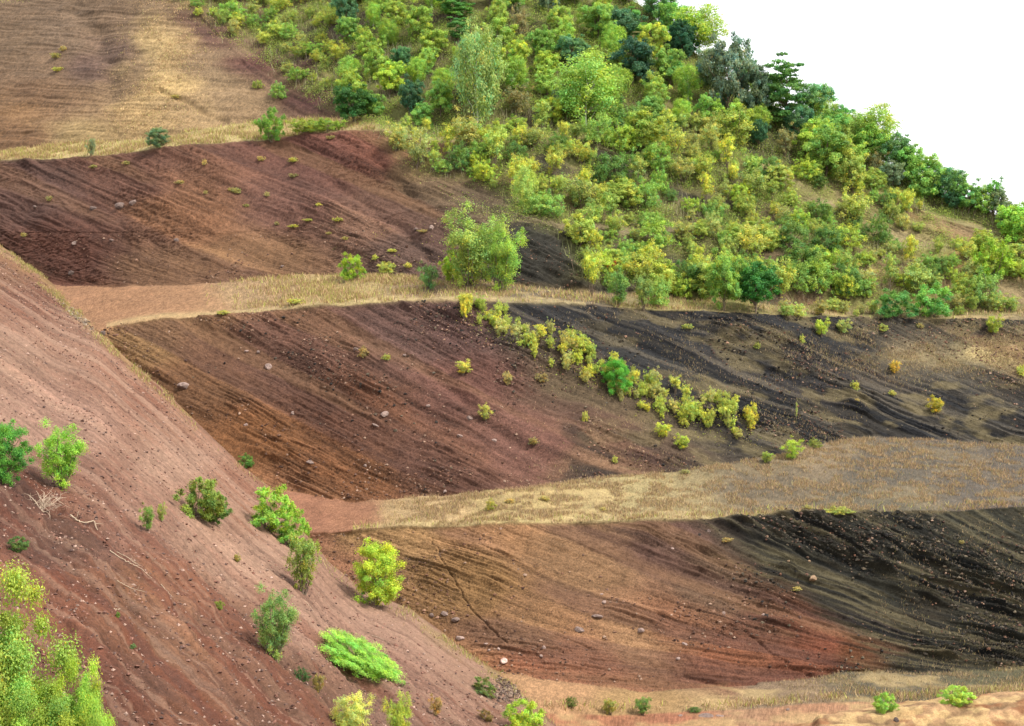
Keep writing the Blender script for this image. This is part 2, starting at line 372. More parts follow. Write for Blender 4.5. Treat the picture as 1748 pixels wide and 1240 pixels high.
# dusty tan on the bed crests among black cinders
crest = sstep(.55, .95, b1) * sstep(.35, .6, fbm(T / 60, S / 14, 41, 3))
mixc(.5 * crest * dark * facer * sstep(780, 1000, X_), (128, 112, 84))
mixc(.75 * sstep(.5, .2, b1) * dark * facer, (32, 31, 34))
ribs = (seg2 == 4) * sstep(880, 1020, X_ + .0 * Y_) * (1 - np.exp(-((Y_ - 600) / 40.) ** 2) * sstep(1420, 1560, X_))
mixc(.8 * ribs * sstep(.50, .25, b1) * sstep(.35, .55, patch + .3), (38, 37, 40))
# purple/red beds in the brown faces
mixc(.5 * facer * sstep(.56, .70, vn(Sw / 40, T / 800, 43)) * (1 - dark), (98, 66, 62))
mixc(.45 * facer * sstep(.62, .75, vn(Sw / 38, T / 600, 44)) * (1 - dark), (142, 100, 72))
blk = (seg2 == 4) * sstep(-50, 60, X_ - (860 + (Y_ - 530) * 1.75)) * (1 - sstep(1440, 1560, X_) * np.exp(-((Y_ - 600) / 40.) ** 2))
mixc(.88 * blk, (50, 48, 54))
mixc(.75 * blk * sstep(.52, .34, vn(Sw / 14, T / 330, 47)), (36, 35, 39))
mixc(.5 * blk * sstep(.50, .66, vn(Sw / 6, T / 260, 48)), (112, 98, 88))
mixc(.7 * blk * sstep(.52, .36, vn(Sw / 5, T / 220, 148)), (26, 25, 31))
blk3 = (seg2 == 2) * sstep(-40, 50, X_ - (1215 + (Y_ - 890) * 1.25))
mixc(.6 * blk3, (50, 47, 42))
mixc(.7 * blk3 * sstep(.48, .30, vn(Sw / 16, T / 360, 49)), (26, 26, 30))
mixc(.55 * blk3 * sstep(.50, .66, vn(Sw / 6.5, T / 240, 50)), (112, 98, 76))
mixc(.55 * blk3 * sstep(.50, .3, vn(Sw / 5, T / 160, 150)), (26, 26, 29))
# dry grass tint on faces and ledges
gr = fbm(xm / 3.2, sm / 1.6, 45, 4)
mixc(.55 * sstep(.50, .68, gr) * ledger * np.where(seg2 == 3, 1 - .75 * sstep(1050, 1300, X_), 1) * sstep(640, 760, X_ + (seg2 == 5) * 180 + (seg2 == 1) * -500 + (seg2 >= 9) * 900), (192, 158, 112))
mixc(.40 * sstep(.52, .7, gr) * facer * sstep(900, 1200, X_) * (Y_ < 800), (150, 128, 92))
hill = (seg2 >= 5) * sstep(-40, 60, X_ - np.interp(Y_, [-50, 0, 190, 215, 300, 400, 520], [280, 300, 560, 640, 720, 880, 1000]))
def ell(x, y, a, b, t=.0):
    dx_, dy_ = X_ - x, Y_ - y - t * (X_ - x); return np.exp(-((dx_ / a) ** 2 + (dy_ / b) ** 2) ** 2)
BARE = [(1040, 280, 62, 15, .3), (935, 282, 42, 13, .3), (1170, 330, 60, 7, .3), (930, 440, 62, 55, .3), (1120, 440, 70, 9, .3), (1330, 290, 66, 11, .55), (1530, 405, 62, 14, .2), (1655, 398, 66, 20, .2), (1700, 500, 70, 26, 0), (1250, 345, 60, 7, .3),
        (1060, 392, 220, 8, .08), (1330, 445, 70, 9, .25), (1480, 480, 60, 9, .2), (800, 330, 95, 24, .25), (1190, 205, 34, 9, .3), (1420, 350, 50, 10, .35), (985, 500, 60, 16, .1), (1180, 480, 46, 8, .3)]
bare = np.zeros(X_.shape)
for e_ in BARE: bare = np.maximum(bare, ell(*e_))
hill = hill * (1 - bare)
mixc(.6 * bare * ((seg2 >= 6) & (X_ > 860) & (X_ < 1300) & (np.abs(Y_ - Ym[None, :]) > 16)), (60, 55, 52))
mixc(.6 * bare * ((X_ > 1400) | ((X_ > 860) & (np.abs(Y_ - Ym[None, :]) < 14))), (158, 136, 106))
mixc(.55 * hill * sstep(.4, .6, fbm(xm / 4, sm / 3, 46, 3)), (128, 126, 62))
mixc(.3 * hill * sstep(.55, .7, fbm(xm / 4, sm / 3, 47, 3)), (165, 142, 96))
# bright sandy lip at the ledges' outer edge
for Yl, x0 in ((Yd, 600), (Yf, 180), (Yh, -300)):
    d = Y_ - Yl[None, :]
    mixc(.5 * np.exp(-((d + 3) / 4.) ** 2) * (X_ > x0) * (X_ < 1000 + 400 * (x0 == 600)), (196, 168, 122))

nx, ny, nz = normals(WX, WD, WZ)
PX = WX + nx * disp; PY = WD + ny * disp; PZ = WZ + nz * disp

def grid_faces(nr, nc):
    i = np.arange(nr * nc).reshape(nr, nc)
    return np.stack([i[:-1, :-1], i[:-1, 1:], i[1:, 1:], i[1:, :-1]], -1).reshape(-1, 4)

def desat(C, k, top=None):
    l_ = (C @ np.array([.3, .55, .15]))[..., None]; return C * (1 - k) + l_ * k
WC = desat(WC, .10) * np.array([1.04, 1.12, .97])
wall_me = mesh_from('hillside', np.stack([PX, PY, PZ + CAMZ], -1).reshape(-1, 3), grid_faces(NR, NC))
vcol(wall_me, (WC * GAIN).reshape(-1, 3))
tag(link('hillside', wall_me, M_SOIL), 'terraced quarry hillside of brown, purple and black cinder beds', 'hillside', kind='structure')

# ------------------------------------------------------------------ scree slope at the left
SX0, SX1, SDX = -260., 1010., 1.7
SGX = np.arange(SX0, SX1, SDX)
bx = [-260, 0, 60, 110, 165, 210, 280, 340, 400, 460, 515, 560, 620, 700, 780, 870, 930, 1010]
by = [215, 418, 462, 512, 562, 608, 668, 728, 786, 838, 902, 962, 1012, 1042, 1104, 1166, 1226, 1320]
syb = np.interp(SGX, bx, by)
k = 8; ke = np.hanning(2 * k + 1); ke /= ke.sum(); syb = np.convolve(np.pad(syb, k, mode='edge'), ke, mode='valid')

def wall_at(X, Y, disp_=True):
    """point of the hillside seen at (X, Y) of the frame: nearest sheet row"""
    c = int(np.clip(round((X - XS0) / DX), 0, NC - 1))
    col = WY[:, c]
    top = int(np.argmin(col[:NR - 20]))
    idx = np.where(np.abs(col[:top + 1] - Y) < 1e9)[0]
    r = int(idx[np.argmin(np.abs(col[:top + 1] - Y))])
    return np.array([PX[r, c], PY[r, c], PZ[r, c] + CAMZ]), r, c

Db = np.array([WD[wall_at(x, y)[1:]] for x, y in zip(SGX, syb)])
k = 30; ke = np.hanning(2 * k + 1); ke /= ke.sum(); Db = np.convolve(np.pad(Db, k, mode='edge'), ke, mode='valid')
KK = 1.40e-5
NSR = 780
vv = np.linspace(0, 1, NSR)
SYm = (syb - 14)[None, :] + vv[:, None] ** 1.0 * (1500 - (syb - 14))[None, :]
inv = 1 / (Db - .2)[None, :] + KK * (SYm - syb[None, :])
SD = 1 / inv
sxr, sz = ray(np.broadcast_to(SGX, SYm.shape), SYm)
SXw = sxr * SD; SZw = sz * SD
SXp = np.broadcast_to(SGX, SYm.shape)
# fall line runs to +x and down; q = across the fall line (along depth), u = down it
q = (SD + .8 * SXw) * .78; u = SXw * 1.5
qw = q + .7 * (fbm(u / 45, q / 12, 51, 3) - .5)
rill = fbm(qw / 3.2, u / 110, 52, 3) - .5
rill2 = fbm(qw / .8, u / 38, 55, 3) - .5
rill3 = fbm(qw / .22, u / 9, 58, 2) - .5
fine = fbm(u / .5, q / .5, 61, 3) - .5; lump = fbm(u / 2.5, q / 1.6, 63, 3) - .5
low = sstep(-60, 90, SYm - (745 + (SXp) * .55))        # lower, rougher red part
lump = fbm(u / 2.5, q / 1.6, 63, 3) - .5
sdisp = .5 * rill + .20 * rill2 + .08 * rill3 + .10 * lump + (.06 + .07 * low) * fine * 2 + .045 * (rng.random(SD.shape) - .5) + low * .8 * lump
sdisp *= sstep(-14, 25, SYm - syb[None, :]) * .85 + .15
C_SP = [(30, 460, (150, 108, 84)), (60, 520, (140, 95, 78)), (20, 600, (172, 134, 116)), (100, 590, (158, 118, 100)), (180, 640, (160, 116, 98)), (60, 700, (178, 138, 122)), (150, 720, (176, 136, 120)), (300, 720, (165, 122, 102)), (300, 800, (180, 142, 124)),
        (260, 680, (148, 100, 82)), (400, 830, (160, 112, 92)), (450, 880, (158, 110, 88)), (350, 900, (172, 134, 116)), (420, 960, (180, 142, 124)), (250, 860, (160, 118, 102)), (160, 810, (150, 108, 92)),
        (520, 1050, (172, 134, 118)), (620, 1060, (170, 130, 114)), (700, 1120, (158, 118, 104)), (750, 1180, (150, 112, 98)), (600, 1000, (150, 105, 88)), (800, 1150, (150, 108, 88)), (660, 1220, (142, 108, 95)), (500, 1180, (132, 96, 78)),
        (30, 850, (100, 64, 54)), (80, 950, (112, 74, 62)), (150, 1000, (132, 84, 62)), (60, 980, (142, 92, 72)), (100, 1060, (132, 82, 62)), (150, 1130, (120, 72, 56)), (200, 1080, (128, 84, 62)), (230, 1000, (140, 96, 70)), (300, 1020, (148, 104, 80)), (300, 1100, (138, 96, 72)),
        (220, 1200, (114, 66, 50)), (260, 1180, (118, 80, 64)), (330, 1200, (130, 84, 62)), (400, 1180, (130, 90, 72)), (400, 1060, (140, 102, 84)), (120, 920, (120, 84, 68)), (10, 900, (128, 78, 62)), (120, 870, (138, 98, 82)), (200, 920, (138, 98, 84))]
sw = 40 * (fbm(qw / 3, u / 30, 66, 3) - .5)
SCc = rbf(SXp + sw, SYm + sw, C_SP, soft=25)
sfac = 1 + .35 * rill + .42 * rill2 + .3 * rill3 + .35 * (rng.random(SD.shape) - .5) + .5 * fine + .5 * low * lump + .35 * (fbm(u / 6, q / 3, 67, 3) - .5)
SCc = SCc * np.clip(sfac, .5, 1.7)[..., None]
def mixs(mask, rgb):
    global SCc
    m = np.clip(mask, 0, 1)[..., None]; SCc = SCc * (1 - m) + lin(rgb) * m
mixs(.6 * sstep(.56, .68, fbm(qw / 1.6, u / 34, 68, 3)) * (1 - low), (190, 152, 134))
mixs(.55 * sstep(.56, .68, fbm(qw / 1.3, u / 30, 69, 3)) * low, (96, 66, 58))
mixs(.6 * sstep(.60, .7, fbm(qw / 2.2, u / 20, 70, 3)) * low, (134, 76, 56))
# tan grass and dust along the contact with the wall
dd = (SYm - syb[None, :])
mixs(.7 * np.exp(-(dd / 16) ** 2) * sstep(.35, .6, fbm(u / 3, q / 3, 71, 3)) * (SXp < 330), (182, 150, 92))
mixs(.5 * np.exp(-(dd / 22) ** 2) * sstep(.4, .6, fbm(u / 3, q / 3, 72, 3)) * (SXp > 680), (168, 148, 88))
snx, sny, snz = normals(SXw, SD, SZw)
QX = SXw + snx * sdisp; QY = SD + sny * sdisp; QZ = SZw + snz * sdisp
mixs(.35 * sstep(.55, .7, fbm(qw / .55, u / 26, 191, 3)), (186, 150, 130))
mixs(.35 * sstep(.55, .7, fbm(qw / .45, u / 22, 192, 3)), (104, 74, 66))
SCc = desat(SCc, .14) * np.array([.81, .765, .665])
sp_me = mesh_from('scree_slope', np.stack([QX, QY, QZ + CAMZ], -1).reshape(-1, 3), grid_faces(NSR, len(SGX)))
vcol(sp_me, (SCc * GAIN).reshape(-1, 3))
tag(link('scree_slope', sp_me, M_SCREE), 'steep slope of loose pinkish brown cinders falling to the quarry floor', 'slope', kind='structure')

def spur_at(X, Y):
    c = int(np.clip(round((X - SX0) / SDX), 0, len(SGX) - 1))
    r = int(np.argmin(np.abs(SYm[:, c] - Y)))
    return np.array([QX[r, c], QY[r, c], QZ[r, c] + CAMZ]), r, c

def surf_at(X, Y):
    if SX0 < X < SX1 and Y > np.interp(X, bx, by): return spur_at(X, Y)[0]
    return wall_at(X, Y)[0]

# ------------------------------------------------------------------ sandy bank in the near right corner
BGX = np.arange(1240., 1990., 2.2)
byt = np.interp(BGX, [1240, 1300, 1345, 1390, 1400, 1450, 1500, 1560, 1620, 1680, 1748, 1990], [1275, 1265, 1256, 1246, 1234, 1226, 1221, 1212, 1207, 1200, 1196, 1180])
bt = np.linspace(0, 1, 150)
DB0 = 88.
e0 = ray(BGX, byt)[1]
rows = []
for t in bt:
    if t < .25:
        s = t / .25; D = DB0 + 7 * (1 - s); Z = e0 * DB0 - 1.8 * (1 - s) ** 1.6
    else:
        s = (t - .25) / .75; D = DB0 - 12 * s; Z = e0 * DB0 - 8.5 * s ** 1.15
    rows.append((np.full_like(BGX, D) if np.ndim(D) == 0 else D, Z))
BD = np.array([r[0] for r in rows]); BZ = np.array([r[1] for r in rows])
BX = ray(np.broadcast_to(BGX, BD.shape), y_of(BZ / BD))[0] * BD
bn = fbm(BX / 2.2, BD / 1.2 + BZ, 81, 4) - .5; bn2 = fbm(BX / .5, BD / .5 + BZ, 84, 3) - .5
bsaw = saw(vn(BZ / .7 + .3 * bn, BX / 9, 86), 2.)
bnx, bny, bnz = normals(BX, BD, BZ)
bdp = .55 * bn + .25 * bn2 + .25 * bsaw * (bt[:, None] > .28)
BC = lin((168, 134, 98)) * (1 + 1.1 * bn + 1.0 * bn2)[..., None]
mm_ = (sstep(.5, .65, fbm(BX / 1.5, BD + BZ, 88, 3)) * .6)[..., None]
BC = BC * (1 - mm_) + lin((150, 92, 58)) * mm_
mm_ = (sstep(.52, .62, fbm(BX / 1.0, BD + BZ * 1.4, 89, 3)) * .6)[..., None]
BC = BC * (1 - mm_) + lin((224, 190, 132)) * mm_
bk = mesh_from('earth_bank', np.stack([BX + bnx * bdp, BD + bny * bdp, BZ + bnz * bdp + CAMZ], -1).reshape(-1, 3), grid_faces(*BD.shape))
vcol(bk, (BC * GAIN).reshape(-1, 3))
tag(link('earth_bank', bk, M_SOIL), 'low ochre earth bank in front of the quarry floor', 'bank', kind='structure')

# ground reaching the horizon, below and beyond everything
gz = float(WZ[0].min()) + CAMZ - 3.0
n = 60
gxx = np.linspace(-1, 1, n); gg = np.sign(gxx) * np.abs(gxx) ** 3 * 6000
A, B = np.meshgrid(gg, gg); G = np.stack([A, B + 100, np.full_like(A, gz) - 12 * (np.hypot(A, B) > 500)], -1)
g_me = mesh_from('ground', G.reshape(-1, 3), grid_faces(n, n)); vcol(g_me, np.tile(lin((120, 105, 70)) * GAIN, (n * n, 1)))
tag(link('ground', g_me, M_SOIL), kind='structure')

#PLANTS
# ------------------------------------------------------------------ plants
def tube_arrays(pts, rad, k=5):
    pts = np.asarray(pts, float); n = len(pts); V = []; Fc = []
    for i in range(n):
        d = pts[min(i + 1, n - 1)] - pts[max(i - 1, 0)]; d /= np.linalg.norm(d) + 1e-9
        a = np.cross(d, (0, 1, 0) if abs(d[1]) < .9 else (1, 0, 0)); a /= np.linalg.norm(a); b = np.cross(d, a)
        for j in range(k):
            t = 2 * math.pi * j / k; V.append(pts[i] + (a * math.cos(t) + b * math.sin(t)) * rad[i])
    for i in range(n - 1):
        for j in range(k):
            Fc.append((i * k + j, i * k + (j + 1) % k, (i + 1) * k + (j + 1) % k, (i + 1) * k + j))
    return np.array(V), np.array(Fc)

def join_tubes(tubes):
    Vs, Fs, o = [], [], 0
    for v, f in tubes:
        Vs.append(v); Fs.append(f + o); o += len(v)
    return np.concatenate(Vs), np.concatenate(Fs)

def bent(r, p0, p1, n=6, wob=.05):
    p0, p1 = np.array(p0, float), np.array(p1, float)
    t = np.linspace(0, 1, n)[:, None]
    L = np.linalg.norm(p1 - p0)
    off = np.cumsum(r.normal(0, wob * L / n, (n, 3)), 0) * np.sin(np.pi * t)
    sag = np.array([0, 0, 1.]) * (np.sin(t * math.pi) * .06 * L)
    return p0 + (p1 - p0) * t + off + sag

def leaves(r, cen, nrm, size, aspect=.55):
    """one rhombic leaf spray per centre"""
    n = len(cen)
    nrm = nrm / (np.linalg.norm(nrm, axis=1, keepdims=True) + 1e-9)
    a = np.cross(nrm, r.normal(size=(n, 3))); a /= np.linalg.norm(a, axis=1, keepdims=True) + 1e-9
    b = np.cross(nrm, a)
    s = size * r.uniform(.6, 1.35, (n, 1))
    fold = nrm * s * .18
    V = np.stack([cen - a * s, cen + b * s * aspect - fold, cen + a * s, cen - b * s * aspect - fold], 1).reshape(-1, 3)
    return V, np.arange(n * 4).reshape(n, 4)

def make_plant(kind, seed, nleaf, leaf, nclump, shape):
    """unit plant: crown about 1 wide and 1 high, base at the origin. Returns crown and stem meshes"""
    r = np.random.default_rng(seed)
    P = dict(round=(.52, .42, .5, .26, .10), airy=(.55, .42, .47, .06, .11), upright=(.55, .43, .45, .2, .062), tree=(.60, .44, .40, .3, .092),
             birch=(.58, .36, .44, .2, .10), layered=(.56, .42, .46, .16, .12), low=(.42, .46, .5, .2, .095), sapling=(.62, .34, .38, .1, .11), spire=(.55, .38, .48, .1, .036))[shape]
    cz, rr, rz, inner, cr = P
    d = r.normal(size=(nclump, 3)); d /= np.linalg.norm(d, axis=1, keepdims=True)
    rad = r.uniform(inner, 1, nclump) ** .45
    lob = 1 + .22 * np.sin(3 * np.arctan2(d[:, 1], d[:, 0]) + seed) * np.cos(2.3 * d[:, 2] + seed) + r.normal(0, .16, nclump)
    C = d * rad[:, None] * np.array([rr, rr, rz]) * lob[:, None]; C[:, 2] += cz
    if shape in ('airy', 'sapling'):      # stems fan out from the ground
        hgt = np.clip(C[:, 2], .05, 1); C[:, :2] *= (.52 + .58 * hgt)[:, None]
    if shape == 'layered': C[:, 2] = C[:, 2] * .65 + .35 * (np.round(C[:, 2] * 7) / 7) + r.normal(0, .02, nclump)
    if shape == 'spire':                  # clumps gather into several pointed shoots
        na = 130; ang = r.uniform(0, 6.28, na); ar = .46 * r.uniform(0, 1, na) ** .5
        hh = (.97 - 1.9 * ar ** 2) * r.uniform(.80, 1.05, na)
        w_ = r.integers(0, na, nclump); t = r.uniform(.45, 1, nclump) ** .7
        C = np.stack([np.cos(ang[w_]) * ar[w_] * (.8 + .2 * t), np.sin(ang[w_]) * ar[w_] * (.8 + .2 * t), .02 + t * hh[w_] * .96], 1)
        C[:, :2] += r.normal(0, .012, (nclump, 2))
    C = C[C[:, 2] > .05]
    nclump = len(C)
    sc = r.uniform(.6, 1.3, nclump) * cr
    wgt = sc ** 2; wgt /= wgt.sum()
    ci = r.choice(nclump, nleaf, p=wgt)
    off = r.normal(size=(nleaf, 3)); off /= np.linalg.norm(off, axis=1, keepdims=True)
    off *= (r.uniform(0, 1, (nleaf, 1)) ** .5)
    flat = {'layered': .25, 'birch': 1.25, 'upright': 1.15, 'spire': 1.25, 'low': .8}.get(shape, .75)
    if shape in ('airy', 'birch', 'sapling', 'low', 'round'): off *= r.uniform(.5, 1.35, (nleaf, 1))
    if shape in ('low', 'airy'):      # loose shoots standing out of the clumps
        pick_ = r.random(nleaf) < .22; off[pick_] = off[pick_] * .35 + np.array([0, 0, 1.]) * r.uniform(.2, 1.1, (int(pick_.sum()), 1))
    cen = C[ci] + off * sc[ci][:, None] * np.array([1, 1, flat])
    if shape == 'birch': cen[:, 2] -= np.abs(off[:, 2]) * .05
    outw = cen - np.array([0, 0, cz * .7]); outw /= np.linalg.norm(outw, axis=1, keepdims=True) + 1e-9
    nrm = off * .6 + outw * .5 + np.array([0, 0, .45]) + r.normal(0, .55, (nleaf, 3))
    cen[:, 2] = np.maximum(cen[:, 2], .012)
    V, Fc = leaves(r, cen, nrm, leaf)
    base = r.uniform(.72, 1.28, nclump)[ci] * r.uniform(.75, 1.25, nleaf)
    hue = (r.normal(0, .10, nclump)[ci] + r.normal(0, .09, nleaf))
    rgb = np.stack([base * (1 + hue * 1.3), base * (1 + hue * .2), base * (1 - hue)], 1).clip(.2, 2.2)
    odd = r.random(nleaf) < .035
    rgb[odd] *= np.array([1.7, 1.05, .8])
    me = mesh_from(kind + '_crown', V, Fc, False)
    vcol(me, np.repeat(rgb, 4, axis=0)); me.materials.append(M_LEAF)
    # wood
    tubes = []
    if shape in ('tree', 'birch', 'upright', 'layered', 'round'):
        top = np.array([r.normal(0, .02), r.normal(0, .02), .90 if shape == 'birch' else .72]); tr = bent(r, (0, 0, -.06), top, 9, .10)
        w0 = {'birch': .011, 'tree': .022, 'round': .02}.get(shape, .017)
        tubes.append(tube_arrays(tr, np.linspace(w0, w0 * .25, 9), 6))
        for c in C[r.choice(nclump, min(nclump, 16), replace=False)]:
            s0 = tr[int(np.clip(c[2] * .55 / .8 * 8, 1, 7))]
            tubes.append(tube_arrays(bent(r, s0, c, 5, .12), np.linspace(w0 * .42, w0 * .10, 5), 4))
    else:
        for c in C[r.choice(nclump, min(nclump, 15), replace=False)]:
            p0 = (r.normal(0, .03), r.normal(0, .03), -.05)
            tubes.append(tube_arrays(bent(r, p0, c, 6, .12), np.linspace(.010, .003, 6), 4))
    V, Fc = join_tubes(tubes)
    ms = mesh_from(kind + '_stems', V, Fc); ms.materials.append(M_WHITEBARK if shape == 'birch' else M_BARK)
    return me, ms

PROTO = {}
def protos(name, shape, nvar, nleaf, leaf, nclump, seed):
    PROTO[name] = [make_plant(name, seed + i, nleaf, leaf, nclump, shape) for i in range(nvar)]
protos('broad', 'tree', 5, 13000, .0205, 130, 100)
protos('round', 'round', 3, 11000, .021, 110, 120)
protos('airy', 'airy', 7, 4600, .021, 90, 140)
protos('sapling', 'sapling', 5, 2800, .024, 55, 160)
protos('birch', 'birch', 3, 14000, .0145, 140, 180)
protos('layered', 'layered', 2, 12000, .020, 90, 200)
protos('low', 'low', 5, 7000, .020, 120, 220)
protos('bigairy', 'airy', 2, 20000, .0125, 130, 240)
protos('biground', 'round', 2, 24000, .0135, 110, 260)
protos('bigbush', 'low', 3, 16000, .017, 80, 280)
protos('midairy', 'airy', 3, 7000, .018, 75, 300)
protos('spire', 'round', 2, 130000, .0080, 170, 320)
protos('vine', 'low', 1, 40000, .0095, 320, 340)

LM = [(1240, 130, 'silvery grey tree'), (1335, 160, 'layered dark green tree'), (815, 130, 'tall pale birch'), (1000, 160, 'broad lime-green tree'),
      (1410, 265, 'rounded tree below the skyline'), (825, 440, 'big round ledge bush'), (1047, 462, 'red-leaved bush'), (1290, 490, 'dark green ledge tree'),
      (1700, 440, 'domed lime bush'), (1550, 515, 'blue-green thicket'), (1055, 640, 'bright green round bush'), (600, 175, 'dark bush at the wood edge'),
      (465, 210, 'fluffy bush on the top ledge'), (1640, 390, 'bare orange patch'), (900, 330, 'white-stemmed sapling'), (1180, 120, 'lime-green ridge tree'),
      (1290, 720, 'yellow bush under the grassy band'), (1080, 60, 'dark oak on the ridge'), (700, 260, 'end of the bare purple face'), (330, 60, 'edge of the bare slope'),
      (1500, 250, 'drooping skyline tree'), (1650, 330, 'notch in the skyline')]
def relation(x, y, skip=None, second=False):
    ds = sorted((math.hypot(x - a, y - b), a, b, n) for a, b, n in LM if n != skip)
    d, a, b, n = ds[1 if second else 0]
    dx, dy = x - a, y - b
    hz = 'right of' if dx > 0 else 'left of'; vt = 'below' if dy > 0 else 'above'
    if abs(dx) > 2.2 * abs(dy): s = hz
    elif abs(dy) > 2.2 * abs(dx): s = vt
    else: s = vt + ' and ' + hz
    pre = 'just ' if d < 55 else ('' if d < 110 else 'far ')
    return pre + s + ' the ' + n
USED = {}
def unique_label(stem_, x, y, group):
    near = relation(x, y)
    for cand in (stem_ + ' ' + near, stem_ + ' with ' + ('lean to one side' if False else 'open crown') + ' ' + near, stem_ + ' ' + relation(x, y, None, True)):
        if cand not in USED and len(cand.replace('-', ' ').split()) <= 16: USED[cand] = group; return cand
    USED.setdefault(stem_ + ' ' + near, group); out = ' '.join((stem_ + ' ' + near).split())
    return out.replace(' far ', ' ').replace(' just ', ' ').replace('tall ', '', 1) if len(out.replace('-', ' ').split()) > 16 else out

def colour(c, j=.12):
    c = lin(c) * (np.array([1.07, 1.0, .95]) if c[0] < c[1] * .97 else np.array([1.0, 1.0, 1.0])); k = random.uniform(1 - j, 1 + j); l_ = .35 * c[0] + .55 * c[1] + .1 * c[2]; c = c * .90 + l_ * .10
    return (c[0] * k * random.uniform(.94, 1.06), c[1] * k, c[2] * k * random.uniform(.85, 1.1), 1)

cnt = {}
def plant(kind, X, Y, hpx, wpx, rgb, label, name='shrub', cat='shrub', group=None, at=None, tilt=0., D=None, gain=1., sink=.02, var=None, front=0.):
    p = surf_at(X, Y) if at is None else np.array(at)
    if front: p = p + np.array([0, -front, 0])
    if D is not None:
        a, b = ray(X, Y); p = np.array([a * D, D, b * D + CAMZ])
    m = p[1] / F
    h, w_ = hpx * m, wpx * m
    root = bpy.data.objects.new(name, None); COL.objects.link(root)
    root.empty_display_size = .3
    root.location = (p[0], p[1] , p[2] - sink * h)
    root.rotation_euler = (0, tilt, random.uniform(0, 6.28)) if not tilt else (0, tilt, 0)
    root.scale = (w_, w_, h)
    v = PROTO[kind]; i = random.randrange(len(v)) if var is None else var
    c = colour(rgb); c = (c[0] * LG * gain, c[1] * LG * gain, c[2] * LG * gain, 1)
    cr = bpy.data.objects.new('crown', v[i][0]); COL.objects.link(cr); cr.parent = root; cr.color = c
    st = bpy.data.objects.new('trunk' if cat == 'tree' else 'stems', v[i][1]); COL.objects.link(st); st.parent = root
    tag(root, label, cat, group)
    cnt[name] = cnt.get(name, 0) + 1
    return root
LG = .95          # photograph leaf colour -> leaf albedo

LIME = (178, 200, 60); YEL = (188, 198, 84); OLIVE = (150, 165, 70); GREEN = (100, 150, 55); DARK = (50, 90, 52); TEAL = (62, 108, 82); SILVER = (122, 148, 122); BRIGHT = (120, 190, 50); PALE = (175, 190, 100); BROWNISH = (165, 150, 90)

# --- plants told apart one by one: on the scree slope
plant('biground', 8, 830, 112, 95, (90, 158, 45), 'dark green dense bush cut off by the edge beside the bright bush on the scree', 'bush', 'bush')
plant('bigairy', 104, 838, 104, 100, (138, 188, 52), 'bright green feathery bush above the bare dead twigs on the scree', 'bush', 'bush')
plant('bigbush', 328, 880, 78, 92, (135, 160, 50), 'yellow-green bush with dark foot leaning down the middle of the scree', 'bush', 'bush', tilt=math.radians(30))
plant('bigbush', 358, 893, 50, 58, (95, 135, 45), 'small dark green bush touching the lower end of the leaning bush', 'bush', 'bush', tilt=math.radians(20))
plant('bigbush', 452, 902, 76, 92, (150, 195, 40), 'lime green spreading bush at the upper contact of scree and ledge', 'bush', 'bush', tilt=math.radians(26))
plant('bigbush', 490, 930, 62, 62, (140, 185, 42), 'lime green bush joined to the foot of the spreading bush', 'bush', 'bush', tilt=math.radians(26))
plant('midairy', 518, 1012, 108, 78, (135, 165, 65), 'open leggy shrub with see-through crown between two lime bushes', 'shrub', 'shrub')
plant('biground', 645, 1036, 118, 100, (170, 200, 38), 'big round lime bush standing at the foot of the lowest face', 'bush', 'bush')
plant('bigairy', 472, 1122, 116, 92, (128, 168, 75), 'grey-green upright bush in the middle of the lower scree', 'bush', 'bush', gain=.95)
plant('midairy', 250, 908, 44, 34, (130, 165, 65), 'small wispy green shrub on bare scree left of the leaning bush', 'shrub', 'shrub')
plant('midairy', 275, 893, 34, 22, (150, 170, 70), 'thin pale twin of the wispy shrub on bare scree', 'shrub', 'shrub')
plant('bigbush', 32, 942, 32, 38, (95, 130, 60), 'small round grey-green bush low on the left edge of the scree', 'bush', 'bush')
plant('low', 373, 1044, 20, 19, (135, 160, 50), 'tiny round tuft alone on the lower scree', 'small_shrub', 'shrub')
plant('low', 520, 1159, 28, 30, (60, 105, 50), 'small dark green shrub below the grey-green upright bush', 'small_shrub', 'shrub')
plant('midairy', 542, 1186, 36, 30, (150, 140, 70), 'small brownish dry shrub beside the dark green one', 'small_shrub', 'shrub')
plant('low', 412, 792, 26, 30, (90, 140, 50), 'small green shrub on the line where scree meets the middle face', 'small_shrub', 'shrub', tilt=math.radians(35))
plant('bigbush', 822, 1182, 28, 52, (110, 130, 55), 'grassy green cushion above the grey rubble fan', 'small_shrub', 'shrub', tilt=math.radians(32))
plant('bigbush', 896, 1252, 72, 74, (170, 205, 38), 'bright yellow-green bush on the bottom edge where the scree ends', 'bush', 'bush')
plant('low', 825, 1229, 18, 30, (130, 110, 50), 'small reddish green cushion near the end of the scree', 'small_shrub', 'shrub', tilt=math.radians(30))
plant('low', 403, 963, 16, 14, (160, 150, 60), 'tiny yellow tuft right of centre on the scree', 'small_shrub', 'shrub')
plant('low', 195, 1063, 12, 8, (120, 160, 50), 'tiny green seedling beside the sticks on the lower scree', 'small_shrub', 'shrub')
plant('low', 230, 1104, 10, 12, (100, 140, 80), 'tiny blue-green seedling on the lower scree', 'small_shrub', 'shrub')
plant('bigairy', 603, 1262, 84, 90, (196, 200, 100), 'pale cream-flowered bush rising from the bottom edge', 'bush', 'bush')
plant('bigairy', 684, 1268, 88, 60, (175, 200, 60), 'yellow-green leafy shoot bush beside the cream-flowered bush', 'bush', 'bush')
plant('midairy', 745, 1222, 36, 32, (180, 150, 80), 'dry straw-coloured tuft near the bottom of the scree', 'small_shrub', 'shrub')
